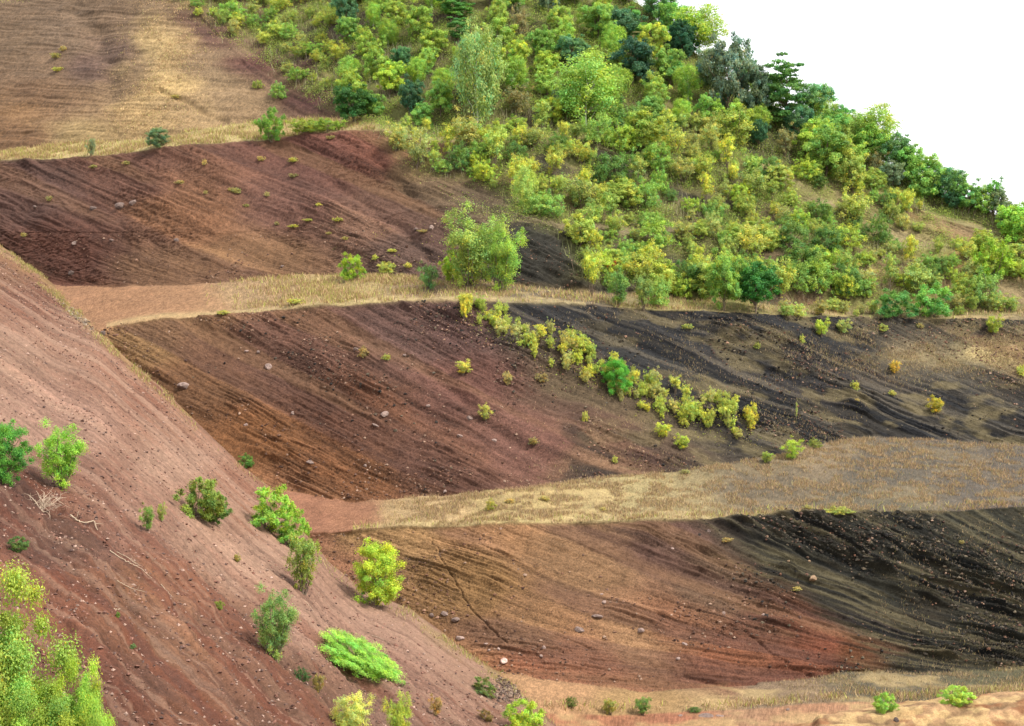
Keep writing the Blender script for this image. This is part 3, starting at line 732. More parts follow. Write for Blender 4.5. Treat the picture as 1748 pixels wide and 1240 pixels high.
# creeper mat
plant('vine', 600, 1140, 42, 172, (142, 196, 60), 'bright green creeper mat spread down the lower scree', 'creeper', 'creeper', tilt=math.radians(29))
# trees in the near corner
plant('spire', -14, 1425, 446, 270, (152, 188, 58), 'broad yellow-green leafy tree filling the lower left corner', 'leafy_tree', 'tree', D=50, var=0)
plant('spire', 66, 1425, 262, 190, (142, 180, 58), 'lower yellow-green bushy tree in front of the broad corner tree', 'leafy_tree', 'tree', D=49, var=1)
plant('spire', 146, 1440, 308, 118, (152, 188, 58), 'narrow upright yellow-green tree beside the corner trees', 'leafy_tree', 'tree', D=50, var=0)
# quarry floor
plant('low', 975, 1208, 20, 24, (110, 130, 55), 'small olive cushion on the quarry floor nearest the rubble', 'small_shrub', 'shrub')
plant('midairy', 1042, 1215, 28, 36, (160, 165, 75), 'straw-green tussock on the quarry floor', 'small_shrub', 'shrub')
plant('midairy', 1098, 1217, 32, 40, (110, 150, 60), 'green tussock in the middle of the quarry floor', 'small_shrub', 'shrub')
plant('low', 1187, 1214, 10, 24, (90, 130, 50), 'flat dark green patch on the quarry floor', 'small_shrub', 'shrub')
plant('bigbush', 1512, 1222, 46, 50, (150, 195, 60), 'bright lime bush behind the ochre bank', 'bush', 'bush', D=88.6)
plant('bigbush', 1632, 1205, 40, 64, (160, 195, 70), 'wide pale lime bush behind the ochre bank, closer to the frame edge', 'bush', 'bush', D=88.6)
# lower ledge
plant('low', 838, 872, 22, 22, (160, 165, 50), 'little yellow-green bush alone on the lowest grassy ledge', 'small_shrub', 'shrub')
plant('low', 1430, 878, 12, 54, (160, 175, 70), 'flat lime patch on the rim of the lowest ledge', 'small_shrub', 'shrub')
plant('midairy', 1352, 790, 36, 46, (170, 195, 55), 'bright tuft where the middle face meets the lowest ledge', 'small_shrub', 'shrub')
plant('midairy', 1308, 797, 20, 30, (155, 180, 60), 'small lime tuft left of the bright tuft at the face foot', 'small_shrub', 'shrub')
# middle face
for X, Y, h, w_, c, l in [
    (790, 636, 24, 40, YEL, 'yellow ragged tuft high on the purple middle face'), (866, 657, 26, 22, (190, 180, 100), 'thin straw tuft right of the yellow ragged tuft'),
    (830, 712, 30, 30, YEL, 'yellow tuft in the centre of the middle face'), (1132, 748, 28, 40, LIME, 'upper lime clump below the diagonal band'), (1164, 768, 26, 36, LIME, 'lower lime clump below the diagonal band'),
    (1282, 737, 50, 34, (200, 195, 50), 'yellow bush alone under the grassy band end'), (1404, 573, 30, 34, LIME, 'lime bush high on the black middle face'),
    (1443, 567, 26, 36, PALE, 'pale open shrub right of the lime bush on the black face'), (1507, 564, 14, 22, PALE, 'small pale shrub near the top of the black face'),
    (1597, 704, 30, 38, (205, 195, 45), 'yellow bush on the jet black ribs'), (1530, 634, 24, 26, (205, 185, 60), 'golden bush beside the tan patch'), (1372, 584, 16, 12, YEL, 'tiny yellow tuft below the lime bush on the black face'),
    (1698, 569, 34, 38, (160, 185, 60), 'green bush at the far right rim of the middle ledge'), (660, 614, 12, 16, YEL, 'tiny yellow tuft on the purple middle face, left'),
    (1240, 738, 32, 16, PALE, 'spiky green rosette at the end of the band'), (1356, 718, 30, 5, PALE, 'single thin upright stalk on the black face'),
    (1390, 768, 18, 26, OLIVE, 'olive tuft in the lower corner of the black face'), (1458, 668, 18, 18, YEL, 'tiny yellow tuft above the black ribs'), (1290, 600, 12, 12, OLIVE, 'tiny olive tuft mid black face'),
    (1525, 672, 10, 14, YEL, 'tiny yellow dot left of the bush on the ribs'), (1050, 790, 14, 12, YEL, 'tiny yellow tuft low on the middle face'), (1000, 720, 22, 12, YEL, 'thin yellow stalk tuft below the band'), (925, 650, 20, 24, BROWNISH, 'dry brown tuft at the band edge'),
    (620, 610, 20, 20, BROWNISH, 'dry tuft left on the middle face'), (912, 755, 14, 20, BROWNISH, 'dry straw tuft mid face'), (1175, 560, 10, 22, PALE, 'flat pale tuft on the black face rim'),
    (1745, 640, 22, 20, YEL, 'yellow tuft at the edge of the golden patch')]:
    plant('midairy' if h > 22 else 'low', X, Y, h, w_, c, l, 'small_shrub', 'shrub')
plant('biground', 1056, 672, 66, 56, (95, 175, 45), 'bright green round bush inside the diagonal band of yellow saplings', 'bush', 'bush')
# middle ledge
plant('bigairy', 806, 498, 126, 128, (150, 180, 70), 'big round yellow-green bush on the middle ledge', 'bush', 'bush')
plant('bigairy', 858, 503, 112, 84, (140, 185, 65), 'green bush merging into the big round one on its right', 'bush', 'bush')
plant('bigbush', 775, 486, 62, 52, (160, 195, 40), 'vivid lime bush at the left foot of the big round bush', 'bush', 'bush')
plant('midairy', 730, 500, 46, 46, (110, 155, 80), 'small blue-green bush left of the big round bush on the ledge', 'bush', 'bush')
plant('bigbush', 602, 479, 46, 50, (160, 200, 40), 'lime bush alone on the left part of the middle ledge', 'bush', 'bush')
plant('low', 658, 467, 24, 36, YEL, 'yellow scrub at the foot of the upper face', 'small_shrub', 'shrub')
plant('low', 505, 520, 10, 34, YEL, 'flat yellow-green patch on the sandy ledge', 'small_shrub', 'shrub')
plant('low', 380, 537, 8, 26, YEL, 'flat green patch on the rim of the sandy ledge', 'small_shrub', 'shrub')
plant('midairy', 1046, 471, 24, 28, (205, 95, 55), 'red-leaved bush among green saplings on the ledge', 'bush', 'bush')
plant('sapling', 1010, 506, 82, 46, (170, 190, 50), 'yellow-green sapling just left of the red-leaved bush', 'sapling', 'tree')
plant('midairy', 1055, 522, 62, 54, (115, 165, 75), 'blue-green bush directly below the red-leaved bush', 'bush', 'bush')
plant('midairy', 1098, 526, 58, 44, (130, 165, 80), 'soft green bush right below the red-leaved bush', 'bush', 'bush')
plant('broad', 1290, 533, 84, 84, (55, 125, 50), 'dark green leafy tree on the middle ledge', 'broadleaf_tree', 'tree')
plant('broad', 1236, 530, 96, 66, (125, 170, 65), 'mid green tree touching the dark green ledge tree', 'broadleaf_tree', 'tree')
plant('bigbush', 1696, 478, 80, 76, (160, 200, 45), 'domed lime bush near the right edge of the hillside', 'bush', 'bush')
plant('bigbush', 1530, 542, 48, 76, (110, 175, 75), 'blue-green low thicket on the right of the middle ledge', 'bush', 'bush')
plant('bigbush', 1590, 540, 58, 76, (120, 180, 70), 'taller half of the blue-green thicket on the middle ledge', 'bush', 'bush')
# top ledge
plant('midairy', 155, 263, 32, 24, (130, 150, 100), 'small grey-green sapling on the top ledge', 'bush', 'bush')
plant('biground', 268, 253, 36, 44, (95, 130, 85), 'round grey-green bush on the top ledge', 'bush', 'bush')
plant('bigbush', 464, 238, 58, 52, (120, 175, 50), 'fluffy bright green bush at the end of the top ledge', 'bush', 'bush')
plant('low', 520, 228, 30, 70, (150, 180, 60), 'low lime scrub beside the fluffy bush on the top ledge', 'bush', 'bush')
plant('low', 560, 224, 26, 60, (140, 175, 60), 'low green scrub ending the top ledge', 'bush', 'bush')
plant('broad', 604, 212, 66, 72, (62, 115, 48), 'dark green bush at the edge of the wood', 'bush', 'bush')
# trees told apart on the wooded slope
plant('birch', 815, 222, 190, 100, (150, 180, 92), 'tall pale birch with thin white trunk', 'birch_tree', 'tree', var=0)
plant('birch', 1000, 222, 128, 150, (155, 195, 72), 'broad lime-green tree with fine foliage', 'birch_tree', 'tree', var=1)
plant('birch', 895, 362, 78, 52, (175, 200, 90), 'white-stemmed pale sapling above the dark beds', 'birch_tree', 'tree', var=2)
plant('broad', 1242, 205, 142, 92, (118, 145, 118), 'silvery grey-leaved tree near the skyline', 'broadleaf_tree', 'tree', gain=.9)
plant('layered', 1338, 220, 122, 92, (85, 140, 60), 'layered dark green tree against the sky', 'broadleaf_tree', 'tree')
plant('broad', 1288, 214, 96, 60, (95, 130, 100), 'grey-green tree squeezed between the silvery and layered trees', 'broadleaf_tree', 'tree')
plant('broad', 1410, 306, 90, 92, (130, 170, 60), 'rounded mid green tree on the slope below the skyline', 'broadleaf_tree', 'tree')
plant('broad', 1080, 152, 84, 90, (58, 100, 70), 'dark blue-green oak high in the wood', 'broadleaf_tree', 'tree')
plant('broad', 1055, 80, 72, 80, (70, 118, 85), 'dark teal oak near the top of the wood', 'broadleaf_tree', 'tree')
plant('birch', 1190, 92, 86, 110, (160, 195, 65), 'lime-green feathery tree on the ridge', 'birch_tree', 'tree')
plant('broad', 1165, 105, 66, 60, (50, 105, 70), 'dark green tree left of the silvery tree on the ridge', 'broadleaf_tree', 'tree')
plant('birch', 1490, 252, 86, 112, (150, 185, 65), 'drooping lime tree along the skyline', 'birch_tree', 'tree')
plant('broad', 1430, 190, 56, 66, (85, 160, 60), 'bright green tree breaking the skyline', 'broadleaf_tree', 'tree')
plant('sapling', 1693, 372, 62, 44, (90, 160, 50), 'vivid green pointed tree near the low end of the skyline', 'sapling', 'tree')
plant('broad', 1735, 420, 78, 80, (150, 200, 60), 'lime tree at the right end of the skyline', 'broadleaf_tree', 'tree')
plant('broad', 1460, 390, 26, 26, (65, 105, 60), 'small dark ball bush on the open slope', 'bush', 'bush')

# --- the wood and the scrub: each plant on its own
def bare_at(x, y):
    return max(math.exp(-(((x - e[0]) / e[2]) ** 2 + ((y - e[1] - e[4] * (x - e[0])) / e[3]) ** 2) ** 2) for e in BARE)
def inside(x, y):
    xl = np.interp(y, [-120, 0, 100, 190, 215, 300, 345, 400, 470, 530], [560, 580, 592, 585, 640, 715, 800, 890, 960, 1015])
    return x > xl
placed = [(815, 200, 40), (1000, 200, 60), (1242, 180, 45), (1338, 195, 45), (825, 480, 80), (1047, 462, 14)]
def try_place(x, y, r):
    for a, b, q_ in placed:
        if (a - x) ** 2 + ((b - y) * 1.5) ** 2 < ((r + q_) * .5) ** 2: return False
    placed.append((x, y, r)); return True
def ridge(x): return float(np.interp(x, GX, Yk))
nt_ = 0
for i in range(30):
    x = 1120 + i * 21.5 + random.uniform(-7, 7); y = ridge(x) + random.uniform(4, 20)
    if any(abs(x - q_) < 26 for q_ in (1242, 1338, 1190)): continue
    h = random.uniform(50, 72) * (.85 if x > 1500 else 1.05) * (1.35 if 1530 < x < 1625 else 1); placed.append((x, y - 20, 34))
    c, kd, st = random.choice([((122, 178, 78), 'broad', 'mid green tree'), ((154, 192, 84), 'birch', 'feathery lime tree'), ((100, 156, 92), 'broad', 'dark green tree'), ((140, 186, 70), 'round', 'bushy yellow-green tree'), ((120, 150, 112), 'broad', 'grey-green tree')])
    g = 'trees along the skyline'
    plant(kd, x, y, h, h * random.uniform(.8, 1.05), c, unique_label(('tall ' if h > 64 else ('low ' if h < 52 else '')) + st + ' on the skyline', x, y - h / 2, g), 'skyline_tree', 'tree', g)
# skyline and upper wood
PAL_T = [((88, 142, 90), 'broad', 'dark green leafy tree'), ((70, 122, 84), 'broad', 'deep green oak'), ((128, 176, 74), 'broad', 'mid green leafy tree'), ((150, 190, 65), 'birch', 'feathery lime tree'),
         ((120, 150, 112), 'broad', 'grey-green tree'), ((156, 190, 72), 'round', 'yellow-green tree'), ((150, 145, 90), 'airy', 'brownish thin tree'), ((90, 150, 60), 'layered', 'fresh green tree'), ((165, 195, 60), 'broad', 'bright lime tree')]
tries = 0
while nt_ < 135 and tries < 9000:
    tries += 1
    x = random.uniform(560, 1790); yk = ridge(x)
    y = random.uniform(max(yk, -60) + 4, max(yk + 12, 225 + max(0, (x - 1200)) * .33))
    if y < -40 or not inside(x, y) or bare_at(x, y) > .5: continue
    up_ = 1 - min(1, max(0, (y - yk) / 230.)); up_ = up_ * min(1, max(0, (x - 640) / 300))
    h = random.uniform(46, 66) + 36 * up_ * random.random()
    if x > 1430: h *= .72
    wd = h * random.uniform(.75, 1.1)
    if not try_place(x, y - h * .3, wd * .86): continue
    dark_ = random.random() < .20 + .42 * up_
    c, kd, st = random.choice(PAL_T[:2] + PAL_T[4:5] + PAL_T[7:8] + PAL_T[2:3]) if dark_ else random.choice(PAL_T[2:4] + PAL_T[5:7] + PAL_T[8:] + PAL_T[5:6])
    sz = 'tall' if h > 78 else ('small' if h < 54 else '')
    g = 'trees of the wood on the hill'
    plant(kd, x, y, h, wd, c, unique_label((sz + ' ' + st).strip(), x, y - h / 2, g), 'woodland_tree', 'tree', g); nt_ += 1
# shrubs of the middle slope
PAL_S = [((180, 198, 82), 'airy', 'yellow-green open shrub'), ((185, 200, 70), 'sapling', 'bright yellow-green sapling'), ((160, 182, 84), 'airy', 'olive open shrub'), ((142, 184, 78), 'low', 'low green bush'),
         ((165, 195, 65), 'low', 'low lime bush'), ((172, 184, 100), 'airy', 'straw-green shrub'), ((104, 146, 66), 'low', 'low dark green bush'), ((160, 190, 85), 'sapling', 'pale green sapling'), ((160, 185, 70), 'round', 'rounded lime shrub')]
ns_ = 0; tries = 0
while ns_ < 284 and tries < 26000:
    tries += 1
    x = random.uniform(640, 1790); y = random.uniform(225, 532)
    yk = ridge(x)
    if not inside(x, y) or y < yk + 20: continue
    if y < 225 + max(0, (x - 1200)) * .33: continue
    if 880 < x < 985 and 385 < y < 500: continue                     # bare black beds
    if 1590 < x < 1690 and 370 < y < 420: continue                   # bare orange patch
    if x > 1560 and y > 440 and random.random() < .5: continue
    if 700 < x < 900 and y > 330: continue
    if 505 < y or bare_at(x, y) > .4: continue
    if vn(x / 55., y / 24., 181) < .20: continue
    h = random.choice([random.uniform(16, 34), random.uniform(30, 62)]) * (1.18 if y < 350 else 1.04) * (.9 if x > 1500 else 1.0)
    if not try_place(x, y, h * .50): continue
    c, kd, st = random.choice(PAL_S)
    if kd == 'sapling': h *= 1.15
    wd = h * (random.uniform(.6, .85) if kd == 'sapling' else random.uniform(.85, 1.4))
    sz = 'large' if h > 52 else ('small' if h < 38 else '')
    g = 'shrubs of the overgrown hillside'
    plant(kd, x, y, h, wd, c, unique_label((sz + ' ' + st).strip(), x, y - h / 2, g), 'hillside_shrub', 'shrub', g); ns_ += 1
# bottom row along the middle ledge
for i, x in enumerate(list(range(1130, 1500, 34)) + [1640, 1675]):
    y = 500 + random.uniform(-4, 22); h = random.uniform(44, 70)
    if abs(x - 1290) < 30 or abs(x - 1236) < 20: continue
    c, kd, st = random.choice([PAL_S[0], PAL_S[3], PAL_S[4], PAL_S[8]])
    g = 'shrubs along the middle ledge'
    plant(kd, x + random.uniform(-8, 8), y, h, h * random.uniform(.8, 1.1), c, unique_label('ledge-side ' + st, x, y - h / 2, g), 'hillside_shrub', 'shrub', g)
for i in range(20):
    x = 1330 + i * 21 + random.uniform(-9, 9); y = random.uniform(528, 541); h = random.uniform(14, 34)
    if any(abs(x - q_) < 30 for q_ in (1530, 1590)): continue
    g = 'low shrubs near the ledge rim'
    plant(random.choice(['low', 'airy']), x, y, h, h * random.uniform(1.0, 1.6), random.choice([(172, 192, 84), (150, 178, 78), (160, 166, 92)]), unique_label(random.choice(['low lime rim shrub', 'small ragged rim shrub']), x, y - h / 2, g), 'rim_shrub', 'shrub', g)
# sparse scrub on the purple beds, upper middle
k_ = 0; tries = 0
while k_ < 62 and tries < 4000:
    tries += 1
    y = random.uniform(-30, 175); x = random.uniform(290 + y * .9, 560 + y * .75)
    # keep the bare purple strips open
    if abs((y - (60 + (x - 330) * .60))) < 24 and x < 575: continue
    if not try_place(x, y, 22): continue
    h = random.uniform(16, 36); c, kd, st = random.choice([PAL_S[0], PAL_S[2], PAL_S[5], PAL_S[3]])
    g = 'scrub on the striped upper beds'
    plant('low' if h < 22 else kd, x, y, h, h * random.uniform(1.0, 1.5), c, unique_label('scattered ' + st, x, y - h / 2, g), 'scrub_bush', 'shrub', g); k_ += 1
# diagonal band across the middle face
band = [(790, 528), (850, 558), (910, 590), (980, 622), (1050, 655), (1120, 688), (1190, 712), (1250, 732)]
k_ = 0
for j in range(900):
    if k_ >= 135: break
    t = random.random(); x = 790 + t * 470; yb_ = np.interp(x, [a for a, b in band], [b for a, b in band])
    y = yb_ + random.uniform(-34, 26) * (1 if t > .12 else .5)
    if not try_place(x, y, 6): continue
    h = random.choice([random.uniform(10, 24), random.uniform(20, 38)]); c = random.choice([(200, 205, 70), (186, 202, 78), (190, 190, 104), (170, 192, 74)])
    kd = random.choice(['sapling', 'sapling', 'airy', 'airy', 'airy', 'airy', 'low']); st = {'sapling': 'slim yellow sapling', 'airy': 'open yellow-green shrub', 'low': 'low yellow bush'}[kd]
    g = 'saplings of the diagonal band'
    seg_ = 'upper' if t < .33 else ('middle' if t < .66 else 'lower')
    side = 'rim' if y < yb_ - 12 else ('foot' if y > yb_ + 10 else 'centre')
    sz = 'tall ' if h > 40 else ('small ' if h < 30 else '')
    plant(kd, x, y, h, h * random.uniform(.6, 1.15), c, sz + st + ' at the ' + side + ' of the diagonal band, ' + seg_ + ' third', 'band_sapling', 'shrub', g); k_ += 1
plant('sapling', 792, 552, 40, 18, (215, 205, 50), 'slender yellow sapling standing apart at the top of the diagonal band', 'band_sapling', 'shrub')
# little yellow weeds on the bare faces
weeds = [(95, 100), (108, 88), (98, 122), (40, 405), (300, 170), (215, 280), (305, 312), (160, 285), (395, 325), (405, 328), (500, 275), (445, 272), (500, 300), (565, 240), (350, 285), (470, 380), (500, 385), (525, 375), (578, 380), (590, 410),
         (455, 335), (350, 330), (84, 345), (560, 400), (420, 350), (545, 355), (670, 430), (640, 445), (695, 455), (720, 395), (760, 380), (1378, 870), (1030, 870), (870, 858), (930, 852), (1240, 925), (1640, 930), (1360, 1010), (1570, 560), (1460, 690), (1170, 810)]
wz = ['top left bare slope', 'upper red face', 'middle face', 'lowest ledge', 'lowest face']
for i, (x, y) in enumerate(weeds):
    z_ = wz[0] if y < 250 and x < 420 and y < 200 else (wz[1] if y < 470 else (wz[2] if y < 830 else (wz[3] if y < 885 else wz[4])))
    plant('low', x, y, random.uniform(5, 11), random.uniform(8, 22), random.choice([YEL, (190, 175, 100), (170, 165, 96)]),
          'tiny yellow weed tuft rooted on the ' + z_ + (', left end' if x < 300 else (', right end' if x > 1100 else (', centre left' if x < 520 else ', centre'))), 'weed_tuft', 'weed', 'small weeds on the bare cinders')
print('plants', cnt)

# ------------------------------------------------------------------ grass, undergrowth, gravel (uncountable)
def pick(mask, n, r):
    p = mask.ravel(); p = p / p.sum(); return r.choice(p.size, n, p=p)
WPT = np.stack([PX, PY, PZ + CAMZ], -1).reshape(-1, 3)
SPT = np.stack([QX, QY, QZ + CAMZ], -1).reshape(-1, 3)
cell = (np.gradient(WX, axis=1) * np.hypot(np.gradient(WD, axis=0), np.gradient(WZ, axis=0))).clip(0, .2) * (seg2 < 12)
visx = ((X_ > -60) & (X_ < 1810)).astype(float)

def blades(name, idx, pts, h0, h1, w0, cols, seed, spread=.05, lean=.35):
    r = np.random.default_rng(seed); n = len(idx)
    b = pts[idx] + r.normal(0, spread, (n, 3)) * np.array([1, 1, .2]); b[:, 2] -= .02
    h = r.uniform(h0, h1, (n, 1)); ang = r.uniform(0, 6.28, n)
    side = np.stack([np.cos(ang), np.sin(ang), np.zeros(n)], 1) * w0
    tip = b + np.concatenate([r.normal(0, lean, (n, 2)), np.ones((n, 1))], 1) * h
    mid = (b + tip) / 2 + side * 1.1
    V = np.stack([b - side, b + side, mid, tip], 1).reshape(-1, 3)
    me = mesh_from(name, V, np.arange(n * 4).reshape(n, 4), False)
    c = np.array([lin(q_) for q_ in cols])[r.integers(0, len(cols), n)] * r.uniform(.7, 1.3, (n, 1)) * .70
    vcol(me, np.repeat(c, 4, axis=0)); o = link(name, me, M_GRASS); o.color = (1, 1, 1, 1)
    return o
r = np.random.default_rng(77)
scell0 = (np.gradient(QX, axis=1) * np.hypot(np.gradient(QY, axis=0), np.gradient(QZ, axis=0))).clip(0, .1)
clm = sstep(.42, .62, fbm(xm / 2.0, sm / 1.2, 111, 4)) + .12
TAN = [(200, 166, 122), (184, 150, 110), (208, 178, 132), (170, 138, 98), (186, 176, 108)]
DTAN = [(160, 138, 112), (180, 152, 112), (140, 120, 98), (196, 168, 122)]
clp = sstep(.47, .57, fbm(xm / 1.1, sm / .7, 161, 4)) + .05
mk = cell * visx * (seg2 == 3) * sstep(620, 760, X_) * clp * np.where(X_ < 1150, 1.2, .75)
tag(blades('dry_grass', pick(mk, 64000, r), WPT, .07, .32, .014, TAN + DTAN, 1), 'straw-coloured dry grass covering the lowest ledge', 'grass', kind='stuff')
mk = cell * visx * ((seg2 == 5) * sstep(330, 600, X_) * (1 - .6 * sstep(700, 760, X_)) * (1 - .6 * sstep(1250, 1400, X_)) + .5 * (seg2 == 3) * np.exp(-((Y_ - Yd[None, :] + 4) / 5) ** 2) * (X_ > 600) + (seg2 == 9) * (X_ < 640) * 1.2 + .6 * (seg2 == 1) * np.exp(-((Y_ - Yb[None, :] + 6) / 6) ** 2) * (X_ > 900)) * clm
tag(blades('dry_grass', pick(mk, 42000, r), WPT, .18, .5, .024, TAN + [(186, 190, 90)], 2), 'pale dry grass along the middle and top ledges', 'grass', kind='stuff')
mk = cell * visx * ((seg2 == 4) * (sstep(1300, 1600, X_) * np.exp(-((Y_ - 600 - .0 * X_) / 36) ** 2) * 1.6 + .10 * sstep(850, 1050, X_) * (X_ < 1480) + .3 * np.exp(-((Y_ - 720 - .45 * (X_ - 1350)) / 22) ** 2) * (X_ > 1150)) + (seg2 == 1) * sstep(1280, 1500, X_) * .8 + .12 * (seg2 == 2) * (X_ > 1500)) * clm
tag(blades('dry_grass', pick(mk, 34000, r), WPT, .08, .28, .014, DTAN + [(205, 178, 130), (168, 160, 96)], 3), 'thin brown grass scattered over the black cinder beds', 'grass', kind='stuff')
mk = cell * visx * (seg2 == 10) * (X_ < 460) * np.exp(-((X_ - 280 + (Y_ - 120) * .25) / 55) ** 2) * clm
tag(blades('dry_grass', pick(mk, 10000, r), WPT, .08, .25, .03, TAN, 4), 'golden dry grass on the bare slope above the top ledge', 'grass', kind='stuff')
# leafy undergrowth between the shrubs
def leafy(name, idx, pts, size, cols, seed, up=.35):
    r = np.random.default_rng(seed); n = len(idx)
    cen = pts[idx] + np.stack([r.normal(0, .12, n), r.normal(0, .12, n), r.uniform(.0, up, n) ** 1.0], 1)
    V, Fc = leaves(r, cen, r.normal(0, .6, (n, 3)) + np.array([0, -.2, .8]), size)
    me = mesh_from(name, V, Fc, False)
    c = np.array([lin(q_) for q_ in cols])[r.integers(0, len(cols), n)] * r.uniform(.6, 1.3, (n, 1)) * .75
    vcol(me, np.repeat(c, 4, axis=0)); o = link(name, me, M_LEAF); o.color = (1, 1, 1, 1); return o
hm = hill * (seg2 < 12) * sstep(.36, .56, fbm(xm / 3.5, sm / 2.5, 121, 4))
hm = hm * (1 - ((X_ > 870) & (X_ < 985) & (Y_ > 385) & (Y_ < 495)) * .85)
mk = cell * visx * hm * (seg2 >= 6)
tag(leafy('undergrowth', pick(mk, 330000, r), WPT, .058, [(160, 184, 84), (182, 198, 96), (140, 170, 76), (192, 184, 116), (172, 160, 110), (120, 150, 70)], 5, .55), 'low leafy undergrowth filling the gaps between hillside shrubs', 'undergrowth', kind='stuff')
mk = cell * visx * hm * (seg2 >= 6) * sstep(.53, .58, fbm(xm / 1.3, sm / 1.0, 151, 3))
tag(leafy('thicket', pick(mk, 260000, r), WPT, .060, [(170, 192, 84), (186, 204, 92), (150, 180, 74), (190, 190, 112), (120, 158, 74)], 15, .9), 'tangled knee-high thicket running between the hillside shrubs', 'thicket', kind='stuff')
bandm = (seg2 == 4) * (X_ > 780) * (X_ < 1300) * np.exp(-((Y_ - np.interp(X_, [a for a, b in band], [b for a, b in band]) - 2) / 24.) ** 2)
scr = (seg2 == 10) * (Y_ < 190) * (X_ > 300 + Y_ * .9) * (X_ < 640) * sstep(.45, .6, fbm(xm / 2.2, sm / 1.5, 125, 3)) * (np.abs(Y_ - (60 + (X_ - 330) * .60)) > 15)
frm = (seg2 == 6) * (X_ > 560) * (X_ < 800) * .12 * sstep(.5, .65, fbm(xm / 2, sm / 1.2, 127, 3))
tl = (seg2 == 11) * (X_ < 330) * 1.0
mk = cell * visx * (bandm * .9 + scr * .5 + frm + tl)
tag(leafy('ground_cover', pick(mk, 60000, r), WPT, .07, [(190, 185, 85), (165, 175, 75), (180, 160, 95), (140, 155, 65)], 6, .35), 'yellowing ground cover on the diagonal band and upper beds', 'ground cover', kind='stuff')

mk = scell0 * (SXp > -30) * np.exp(-((SYm - syb - 2) / 11.) ** 2) * np.where(SXp < 300, 1., np.where(SXp > 660, .8, .25)) * sstep(.4, .55, fbm(u / 2, q / 2, 171, 3))
tag(blades('dry_grass', pick(mk, 9000, r), SPT, .1, .35, .018, TAN + [(176, 178, 90), (160, 168, 80)], 21), 'yellow grass fringe where the scree meets the faces', 'grass', kind='stuff')
mk = cell * visx * hill * (seg2 >= 6) * (seg2 < 12) * sstep(.42, .6, fbm(xm / 2.6, sm / 2, 172, 3))
tag(blades('dry_twigs', pick(mk, 34000, r), WPT, .4, 1.5, .013, [(176, 164, 140), (140, 122, 100), (196, 186, 150), (110, 96, 78), (170, 178, 110)], 22, lean=.22), 'thin pale twigs and dead stems standing among the hillside shrubs', 'twigs', kind='stuff')
# gravel: small angular clasts on the faces, the scree and in the rubble fan
def clasts(name, idx, pts, s0, s1, cols, seed, powr=3., tumble=None):
    r = np.random.default_rng(seed); n = len(idx)
    base = np.array([[1, 0, 0], [0, 1, 0], [-1, 0, 0], [0, -1, 0], [0, 0, 1], [0, 0, -1]], float)
    tri = np.array([[0, 1, 4], [1, 2, 4], [2, 3, 4], [3, 0, 4], [1, 0, 5], [2, 1, 5], [3, 2, 5], [0, 3, 5]])
    s = s0 + (s1 - s0) * r.random((n, 1, 1)) ** powr
    V = base[None] * s * r.uniform(.55, 1.25, (n, 6, 1)) * np.array([1.15, .9, .75])
    a = r.uniform(0, 6.28, n); ca, sa = np.cos(a), np.sin(a)
    x = V[..., 0] * ca[:, None] - V[..., 1] * sa[:, None]; y = V[..., 0] * sa[:, None] + V[..., 1] * ca[:, None]
    b = r.uniform(-.8, .8, n); cb_, sb_ = np.cos(b), np.sin(b)
    y2 = y * cb_[:, None] - V[..., 2] * sb_[:, None]; z2 = y * sb_[:, None] + V[..., 2] * cb_[:, None]
    V = np.stack([x, y2, z2], -1) + (pts[idx] + r.normal(0, .03, (n, 3)))[:, None, :]
    me = mesh_from(name, V.reshape(-1, 3), (tri[None] + (np.arange(n) * 6)[:, None, None]).reshape(-1, 3), False)
    c = np.array([lin(q_) for q_ in cols])[r.integers(0, len(cols), n)] * r.uniform(.6, 1.35, (n, 1)) * GAIN
    vcol(me, np.repeat(c, 6, axis=0)); return link(name, me, M_SOIL)
pm = (.15 + patch) * sstep(.35, .6, fbm(xm / 4, sm / 3, 131, 3))
mk = cell * visx * np.isin(seg2, (2, 4, 6)) * pm * (1 - dark * .5) * (1 - .8 * hill)
tag(clasts('gravel', pick(mk, 24000, r), WPT, .03, .17, [(140, 102, 82), (160, 124, 102), (120, 90, 76), (176, 146, 124), (104, 80, 70)], 7, 5), 'small brown clasts weathering out of the cinder faces', 'gravel', kind='stuff')
mk = cell * visx * np.isin(seg2, (2, 4)) * dark * pm
tag(clasts('gravel', pick(mk, 12000, r), WPT, .035, .2, [(70, 64, 58), (96, 88, 76), (50, 48, 46), (116, 104, 86)], 8, 5), 'small grey and black clasts on the dark beds', 'gravel', kind='stuff')
scell = (np.gradient(QX, axis=1) * np.hypot(np.gradient(QY, axis=0), np.gradient(QZ, axis=0))).clip(0, .1)
mk = scell * (SXp > -30) * (SYm < 1300) * (SYm > syb + 4) * (.3 + .9 * low + .8 * sstep(.55, .65, fbm(qw / 1.2, u / 16, 133, 3)))
tag(clasts('gravel', pick(mk, 38000, r), SPT, .014, .13, [(168, 128, 110), (150, 108, 92), (126, 92, 80), (196, 164, 146), (120, 96, 88)], 9, 6), 'loose cinder pebbles lying on the scree slope', 'gravel', kind='stuff')
fan = np.exp(-(((SXp - 868) / 26) ** 2 + ((SYm - 1178) / 16) ** 2)) * (SYm > syb)
fanw = np.exp(-(((X_ - 872) / 30) ** 2 + ((Y_ - 1165) / 14) ** 2)) * visx
tag(clasts('rubble', pick(scell * fan, 600, r), SPT, .05, .2, [(150, 126, 108), (128, 104, 90), (100, 82, 74), (166, 144, 124)], 10, 2), 'fan of pale grey rubble at the foot of the scree', 'rubble', kind='stuff')
fan = np.exp(-(((SXp - 128) / 30) ** 2 + ((SYm - 545 + 0 * SXp) / 30) ** 2)) * (SYm > syb) * (SYm < syb + 14)
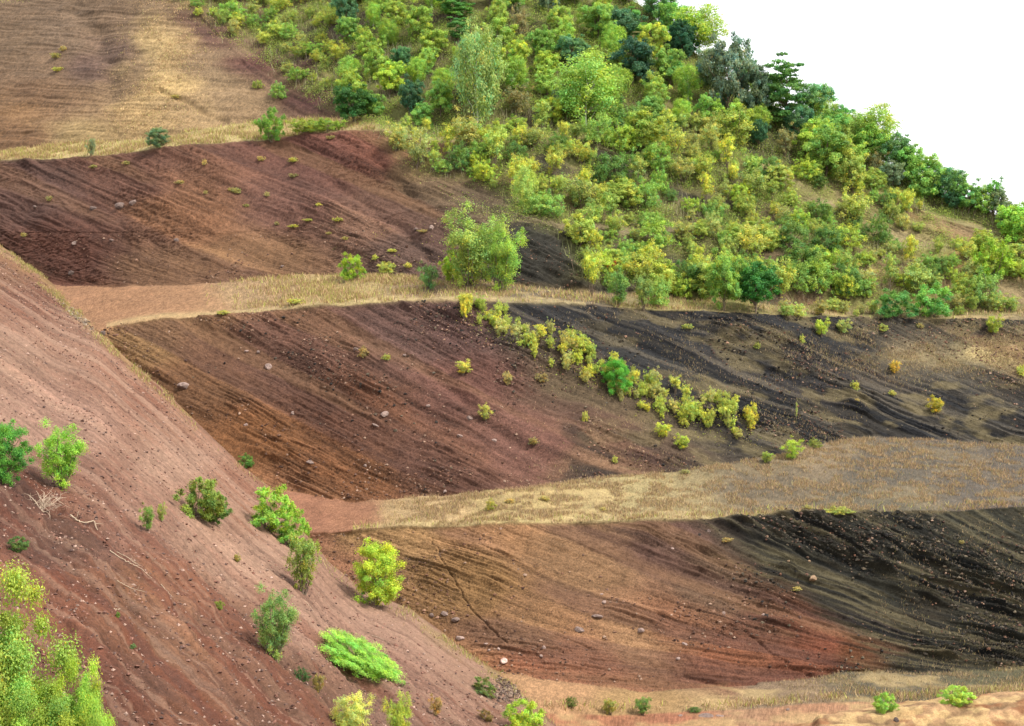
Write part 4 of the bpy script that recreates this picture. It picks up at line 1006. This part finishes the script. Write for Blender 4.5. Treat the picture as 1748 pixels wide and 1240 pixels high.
tag(clasts('rubble', pick(scell * fan, 260, r), SPT, .05, .2, [(176, 160, 140), (150, 130, 112)], 13, 2), 'pale stones along the top edge of the scree', 'rubble', kind='stuff')

# ------------------------------------------------------------------ boulders
import bmesh
def rock_mesh(seed):
    bm = bmesh.new(); bmesh.ops.create_icosphere(bm, subdivisions=3, radius=1)
    r = np.random.default_rng(seed); ax_ = r.normal(size=(9, 3)); ax_ /= np.linalg.norm(ax_, axis=1, keepdims=True); dd_ = r.uniform(.55, .95, 9)
    for v in bm.verts:
        p = np.array(v.co)
        for a_, d_ in zip(ax_, dd_):
            e_ = p @ a_ - d_
            if e_ > 0: p = p - a_ * e_ * .9
        p *= 1 + .12 * (vn(p[0] * 2.2 + p[2], p[1] * 2.2 - p[2], seed) - .5) + .07 * (vn(p[0] * 6 + p[2] * 3, p[1] * 6, seed + 3) - .5)
        v.co = p * np.array([1.15, .95, .85])
    me = bpy.data.meshes.new('rock'); bm.to_mesh(me); bm.free(); me.materials.append(M_ROCK)
    return me
RM = [rock_mesh(500 + i) for i in range(5)]
rocks = [(312, 657, 20, 'dark grey boulder jutting from the middle face near the scree', 1.0), (178, 570, 12, 'dark rock at the pointed left end of the middle face', .6), (656, 706, 15, 'grey boulder in the centre of the middle face', 1.1),
         (784, 1084, 17, 'pale grey boulder at the scree foot below the crack', 1.6), (860, 1126, 15, 'cream boulder lying at the toe of the lowest face', 2.4), (777, 1053, 13, 'brown boulder above the pale grey boulder', .9), (758, 1043, 16, 'flat brown rock in the row above the pale boulder', .9),
         (735, 1046, 11, 'brown rock starting the row near the round bush', .9), (829, 1099, 8, 'small pale rock left of the crack foot', 1.5), (851, 1107, 8, 'small pale rock at the crack foot', 1.7), (834, 1109, 7, 'small tan rock below the crack foot', 1.4), (930, 1103, 9, 'small grey rock in the lowest face, upper of a close pair', 1.3),
         (925, 1118, 8, 'small tan rock, lower of a close pair in the lowest face', 1.3), (1030, 1010, 6, 'small pale rock, upper of two in the lowest face', 1.4), (1032, 1026, 9, 'round pinkish rock under a smaller one in the lowest face', 1.4), (1022, 1047, 18, 'flat dark slab in the lowest face', .8), (990, 1068, 20, 'dark slab above the horizontal beds', .8),
         (1095, 1074, 13, 'rounded brown rock above the pale horizontal beds', 1.2), (1170, 1099, 10, 'grey rock at the start of the red bed', 1.2), (1158, 1123, 9, 'tan rock under the grey rock by the red bed', 1.2), (1303, 1048, 10, 'pinkish rock on the border of the red and black beds', 1.5), (1385, 990, 15, 'straw-coloured lump in the black beds', 2.1),
         (1380, 960, 7, 'small light rock above the straw-coloured lump', 1.6), (1345, 960, 6, 'small brown rock left of the straw-coloured lump', 1.2), (1235, 1045, 8, 'small rock left of the pinkish one', 1.1), (1145, 940, 8, 'pale rock high on the purple bed', 1.6), (1210, 905, 10, 'dark rock near the start of the black beds', .6),
         (440, 597, 8, 'grey rock, right of a pair on the upper middle face', .9), (419, 594, 7, 'pale rock, left of a pair on the upper middle face', 1.5), (457, 622, 14, 'cracked grey rock below the pair on the middle face', 1.1), (640, 724, 12, 'flat brown rock beside the central grey boulder', .9), (800, 712, 12, 'purple-grey rock near the yellow tuft', .8),
         (845, 746, 9, 'grey rock low in the middle face', 1.2), (785, 742, 10, 'pale rock left of the grey rock low in the middle face', 1.4), (530, 790, 14, 'flat brown slab low in the middle face', .8), (498, 702, 8, 'reddish rock mid left of the middle face', 1.0), (420, 723, 9, 'tan rock near the scree contact', 1.2), (622, 790, 8, 'small brown rock low in the middle face', 1.1),
         (690, 602, 7, 'small rock on the purple stripe', 1.0), (608, 597, 11, 'dark rock at the top of the purple stripe', .7), (730, 690, 8, 'small rock above the purple-grey rock', 1.1), (760, 840, 9, 'brown rock at the foot of the middle face', 1.0),
         (205, 350, 18, 'dark brown block in the upper red face', .7), (157, 353, 15, 'dark block left of the brown block in the upper face', .65), (120, 464, 14, 'dark hollowed block low in the upper face', .5), (190, 410, 8, 'dark knob mid upper face', .7), (300, 408, 11, 'brown block near the shelf lines', .7), (60, 352, 8, 'small dark knob far left of the upper face', .7),
         (228, 345, 16, 'reddish block at the end of a bed in the upper face', .8), (128, 415, 12, 'reddish block above the dark hollowed one', .8), (480, 452, 8, 'small dark rock above the sandy ledge', .7), (735, 385, 12, 'tan rock near the big round bush', 1.3), (708, 388, 9, 'dark rock left of the tan rock by the big bush', .7),
         (1205, 1223, 26, 'cracked dark slab on the reddish floor edge', .8), (1163, 1222, 11, 'brown rock left of the cracked slab on the floor edge', .9), (1228, 1222, 14, 'grey block at the right end of the cracked slab', 1.0), (1530, 1228, 12, 'dark stone lodged at the left end of the ochre bank', .45), (1345, 1214, 8, 'small dark stone on the pale floor strip', .8),
         (495, 1168, 5, 'small stone near the dark green shrub', 1.3), (460, 990, 5, 'white stone on the pale stretch of the scree', 2.6)]
for i, (x, y, s_, lb, tone) in enumerate(rocks):
    p = surf_at(x, y); m = p[1] / F * s_ * .5
    if 'ochre bank' in lb:
        a_, b_ = ray(x, y); p = np.array([a_ * 86, 86, b_ * 86 + CAMZ]); m = 86 / F * s_ * .5
    if 'straw' in lb or 'cream' in lb: tone *= 1.0
    o = link('boulder' if s_ > 12 else 'rock', RM[i % 5])
    flat_ = .5 if ('slab' in lb or 'flat' in lb) else .85
    o.scale = (m * 1.0, m * .9, m * flat_); o.location = p + np.array([0, -m * .15, -m * .1]); o.rotation_euler = (random.uniform(-.4, .4), random.uniform(.0, .5), random.uniform(0, 6.28) if flat_ > .6 else random.uniform(-.3, .3))
    o.color = (tone * 1.1, tone, tone * .95, 1)
    if 'straw' in lb: o.color = (1.3, 1.1, .75, 1)
    tag(o, lb, 'rock')

# ------------------------------------------------------------------ dead wood on the scree
def stick(pts, rad, label, name='dead_branch', cat='branch', lift=.04, forks=0, seed=0):
    r = np.random.default_rng(seed)
    P = np.array([surf_at(x, y) + np.array([0, -lift, lift * 2]) for x, y in pts])
    t = np.linspace(0, len(P) - 1, 5 * len(P)); P2 = np.stack([np.interp(t, np.arange(len(P)), P[:, k_]) for k_ in range(3)], 1)
    P2[1:-1] += r.normal(0, rad * .5, (len(P2) - 2, 3))
    tubes = [tube_arrays(P2, np.linspace(rad, rad * .4, len(P2)), 6)]
    for j in range(forks):
        s0 = P2[r.integers(2, len(P2) - 2)]; e_ = s0 + r.normal(0, 1, 3) * np.array([.5, .2, .4]) * rad * 16 + np.array([0, 0, rad * 5])
        tubes.append(tube_arrays(bent(r, s0, e_, 5, .2), np.linspace(rad * .5, rad * .15, 5), 4))
    V, Fc = join_tubes(tubes)
    o = link(name, mesh_from(name, V, Fc), M_DEAD); o.color = (.85, .8, .72, 1); tag(o, label, cat); return o
stick([(120, 882), (132, 890), (145, 893), (160, 894), (168, 906)], .045, 'thick pale crooked branch lying across the upper scree', lift=.05, forks=2, seed=1)
stick([(188, 942), (205, 955), (220, 966), (236, 978), (256, 994)], .028, 'long thin pale stick in the tangle of the lower scree', forks=5, seed=2)
stick([(200, 944), (216, 950), (228, 962), (244, 972)], .022, 'second pale stick tangled above the long thin one', forks=6, seed=3)
stick([(200, 994), (214, 998), (230, 1006), (246, 1014)], .022, 'thin stick lying apart below the tangle', forks=1, seed=4)
stick([(272, 1004), (284, 1012), (298, 1020)], .022, 'short stick following the tangle downhill', forks=1, seed=5)
stick([(322, 985), (332, 992), (340, 995)], .014, 'short pale twig right of the tangle', seed=6)
stick([(520, 1030), (530, 1040), (534, 1046), (532, 1050)], .016, 'dark bent twig under the open leggy shrub', forks=1, seed=7)
stick([(636, 1084), (650, 1090), (668, 1100)], .018, 'thin twig lying above the creeper mat', seed=8)
stick([(192, 1043), (198, 1045), (204, 1045)], .03, 'short brown stick beside the tiny seedling', seed=9)
# bare dead shrub
r = np.random.default_rng(31); p0 = surf_at(74, 862); tubes = []
for j in range(26):
    a_ = r.uniform(-1.3, 1.3); L_ = r.uniform(.7, 1.7); e_ = p0 + np.array([math.sin(a_) * L_ * 1.1, r.normal(0, .3), abs(math.cos(a_)) * L_ * .75])
    b_ = bent(r, p0 + r.normal(0, .1, 3), e_, 7, .35); tubes.append(tube_arrays(b_, np.linspace(.022, .006, 7), 4))
    for q2 in range(3):
        s0 = b_[r.integers(2, 6)]; tubes.append(tube_arrays(bent(r, s0, s0 + r.normal(0, .3, 3), 4, .3), np.linspace(.010, .004, 4), 3))
V, Fc = join_tubes(tubes); o = link('dead_shrub', mesh_from('dead_shrub', V, Fc), M_DEAD); o.color = (1.3, 1.25, 1.2, 1)
tag(o, 'bare pale dead shrub below the bright feathery bush', 'dead shrub')
#PLANTS_END
# ------------------------------------------------------------------ camera, light, sky
cam = bpy.data.cameras.new('camera'); co = bpy.data.objects.new('camera', cam); COL.objects.link(co)
cam.sensor_width = 36; cam.lens = F / PW * 36; cam.clip_end = 20000; cam.clip_start = .5
co.location = (0, 0, CAMZ); co.rotation_euler = (math.pi / 2 + PITCH, 0, 0)
SC.camera = co
SUN = np.array([.56, -.26, .79]); SUN /= np.linalg.norm(SUN)
sl = bpy.data.lights.new('sun', 'SUN'); sl.energy = 2.5; sl.angle = math.radians(9); sl.color = (1, .955, .88)
so = bpy.data.objects.new('sun', sl); COL.objects.link(so)
from mathutils import Vector
so.rotation_euler = Vector(SUN).to_track_quat('Z', 'Y').to_euler()
w = bpy.data.worlds.new('World'); SC.world = w; w.use_nodes = True
nt = w.node_tree; nt.nodes.clear()
wo = nt.nodes.new('ShaderNodeOutputWorld'); bg = nt.nodes.new('ShaderNodeBackground'); sk = nt.nodes.new('ShaderNodeTexSky')
sk.sky_type = 'NISHITA'; sk.sun_disc = False
sk.sun_elevation = math.asin(SUN[2]); sk.sun_rotation = math.atan2(SUN[0], SUN[1])
sk.dust_density = 4; sk.air_density = 1.0
mx = nt.nodes.new('ShaderNodeMix'); mx.data_type = 'RGBA'; mx.inputs[0].default_value = .8
mx.inputs[7].default_value = (7.3, 7.4, 7.6, 1)      # thin bright cloud over the whole sky
nt.links.new(sk.outputs[0], mx.inputs[6]); nt.links.new(mx.outputs[2], bg.inputs[0])
bg.inputs[1].default_value = .12
nt.links.new(bg.outputs[0], wo.inputs[0])
SC.view_settings.view_transform = 'Standard'; SC.view_settings.look = 'None'; SC.view_settings.gamma = 1
SC.view_settings.exposure = 1.27
SC.cycles.max_bounces = 5; SC.cycles.diffuse_bounces = 3; SC.cycles.transmission_bounces = 3
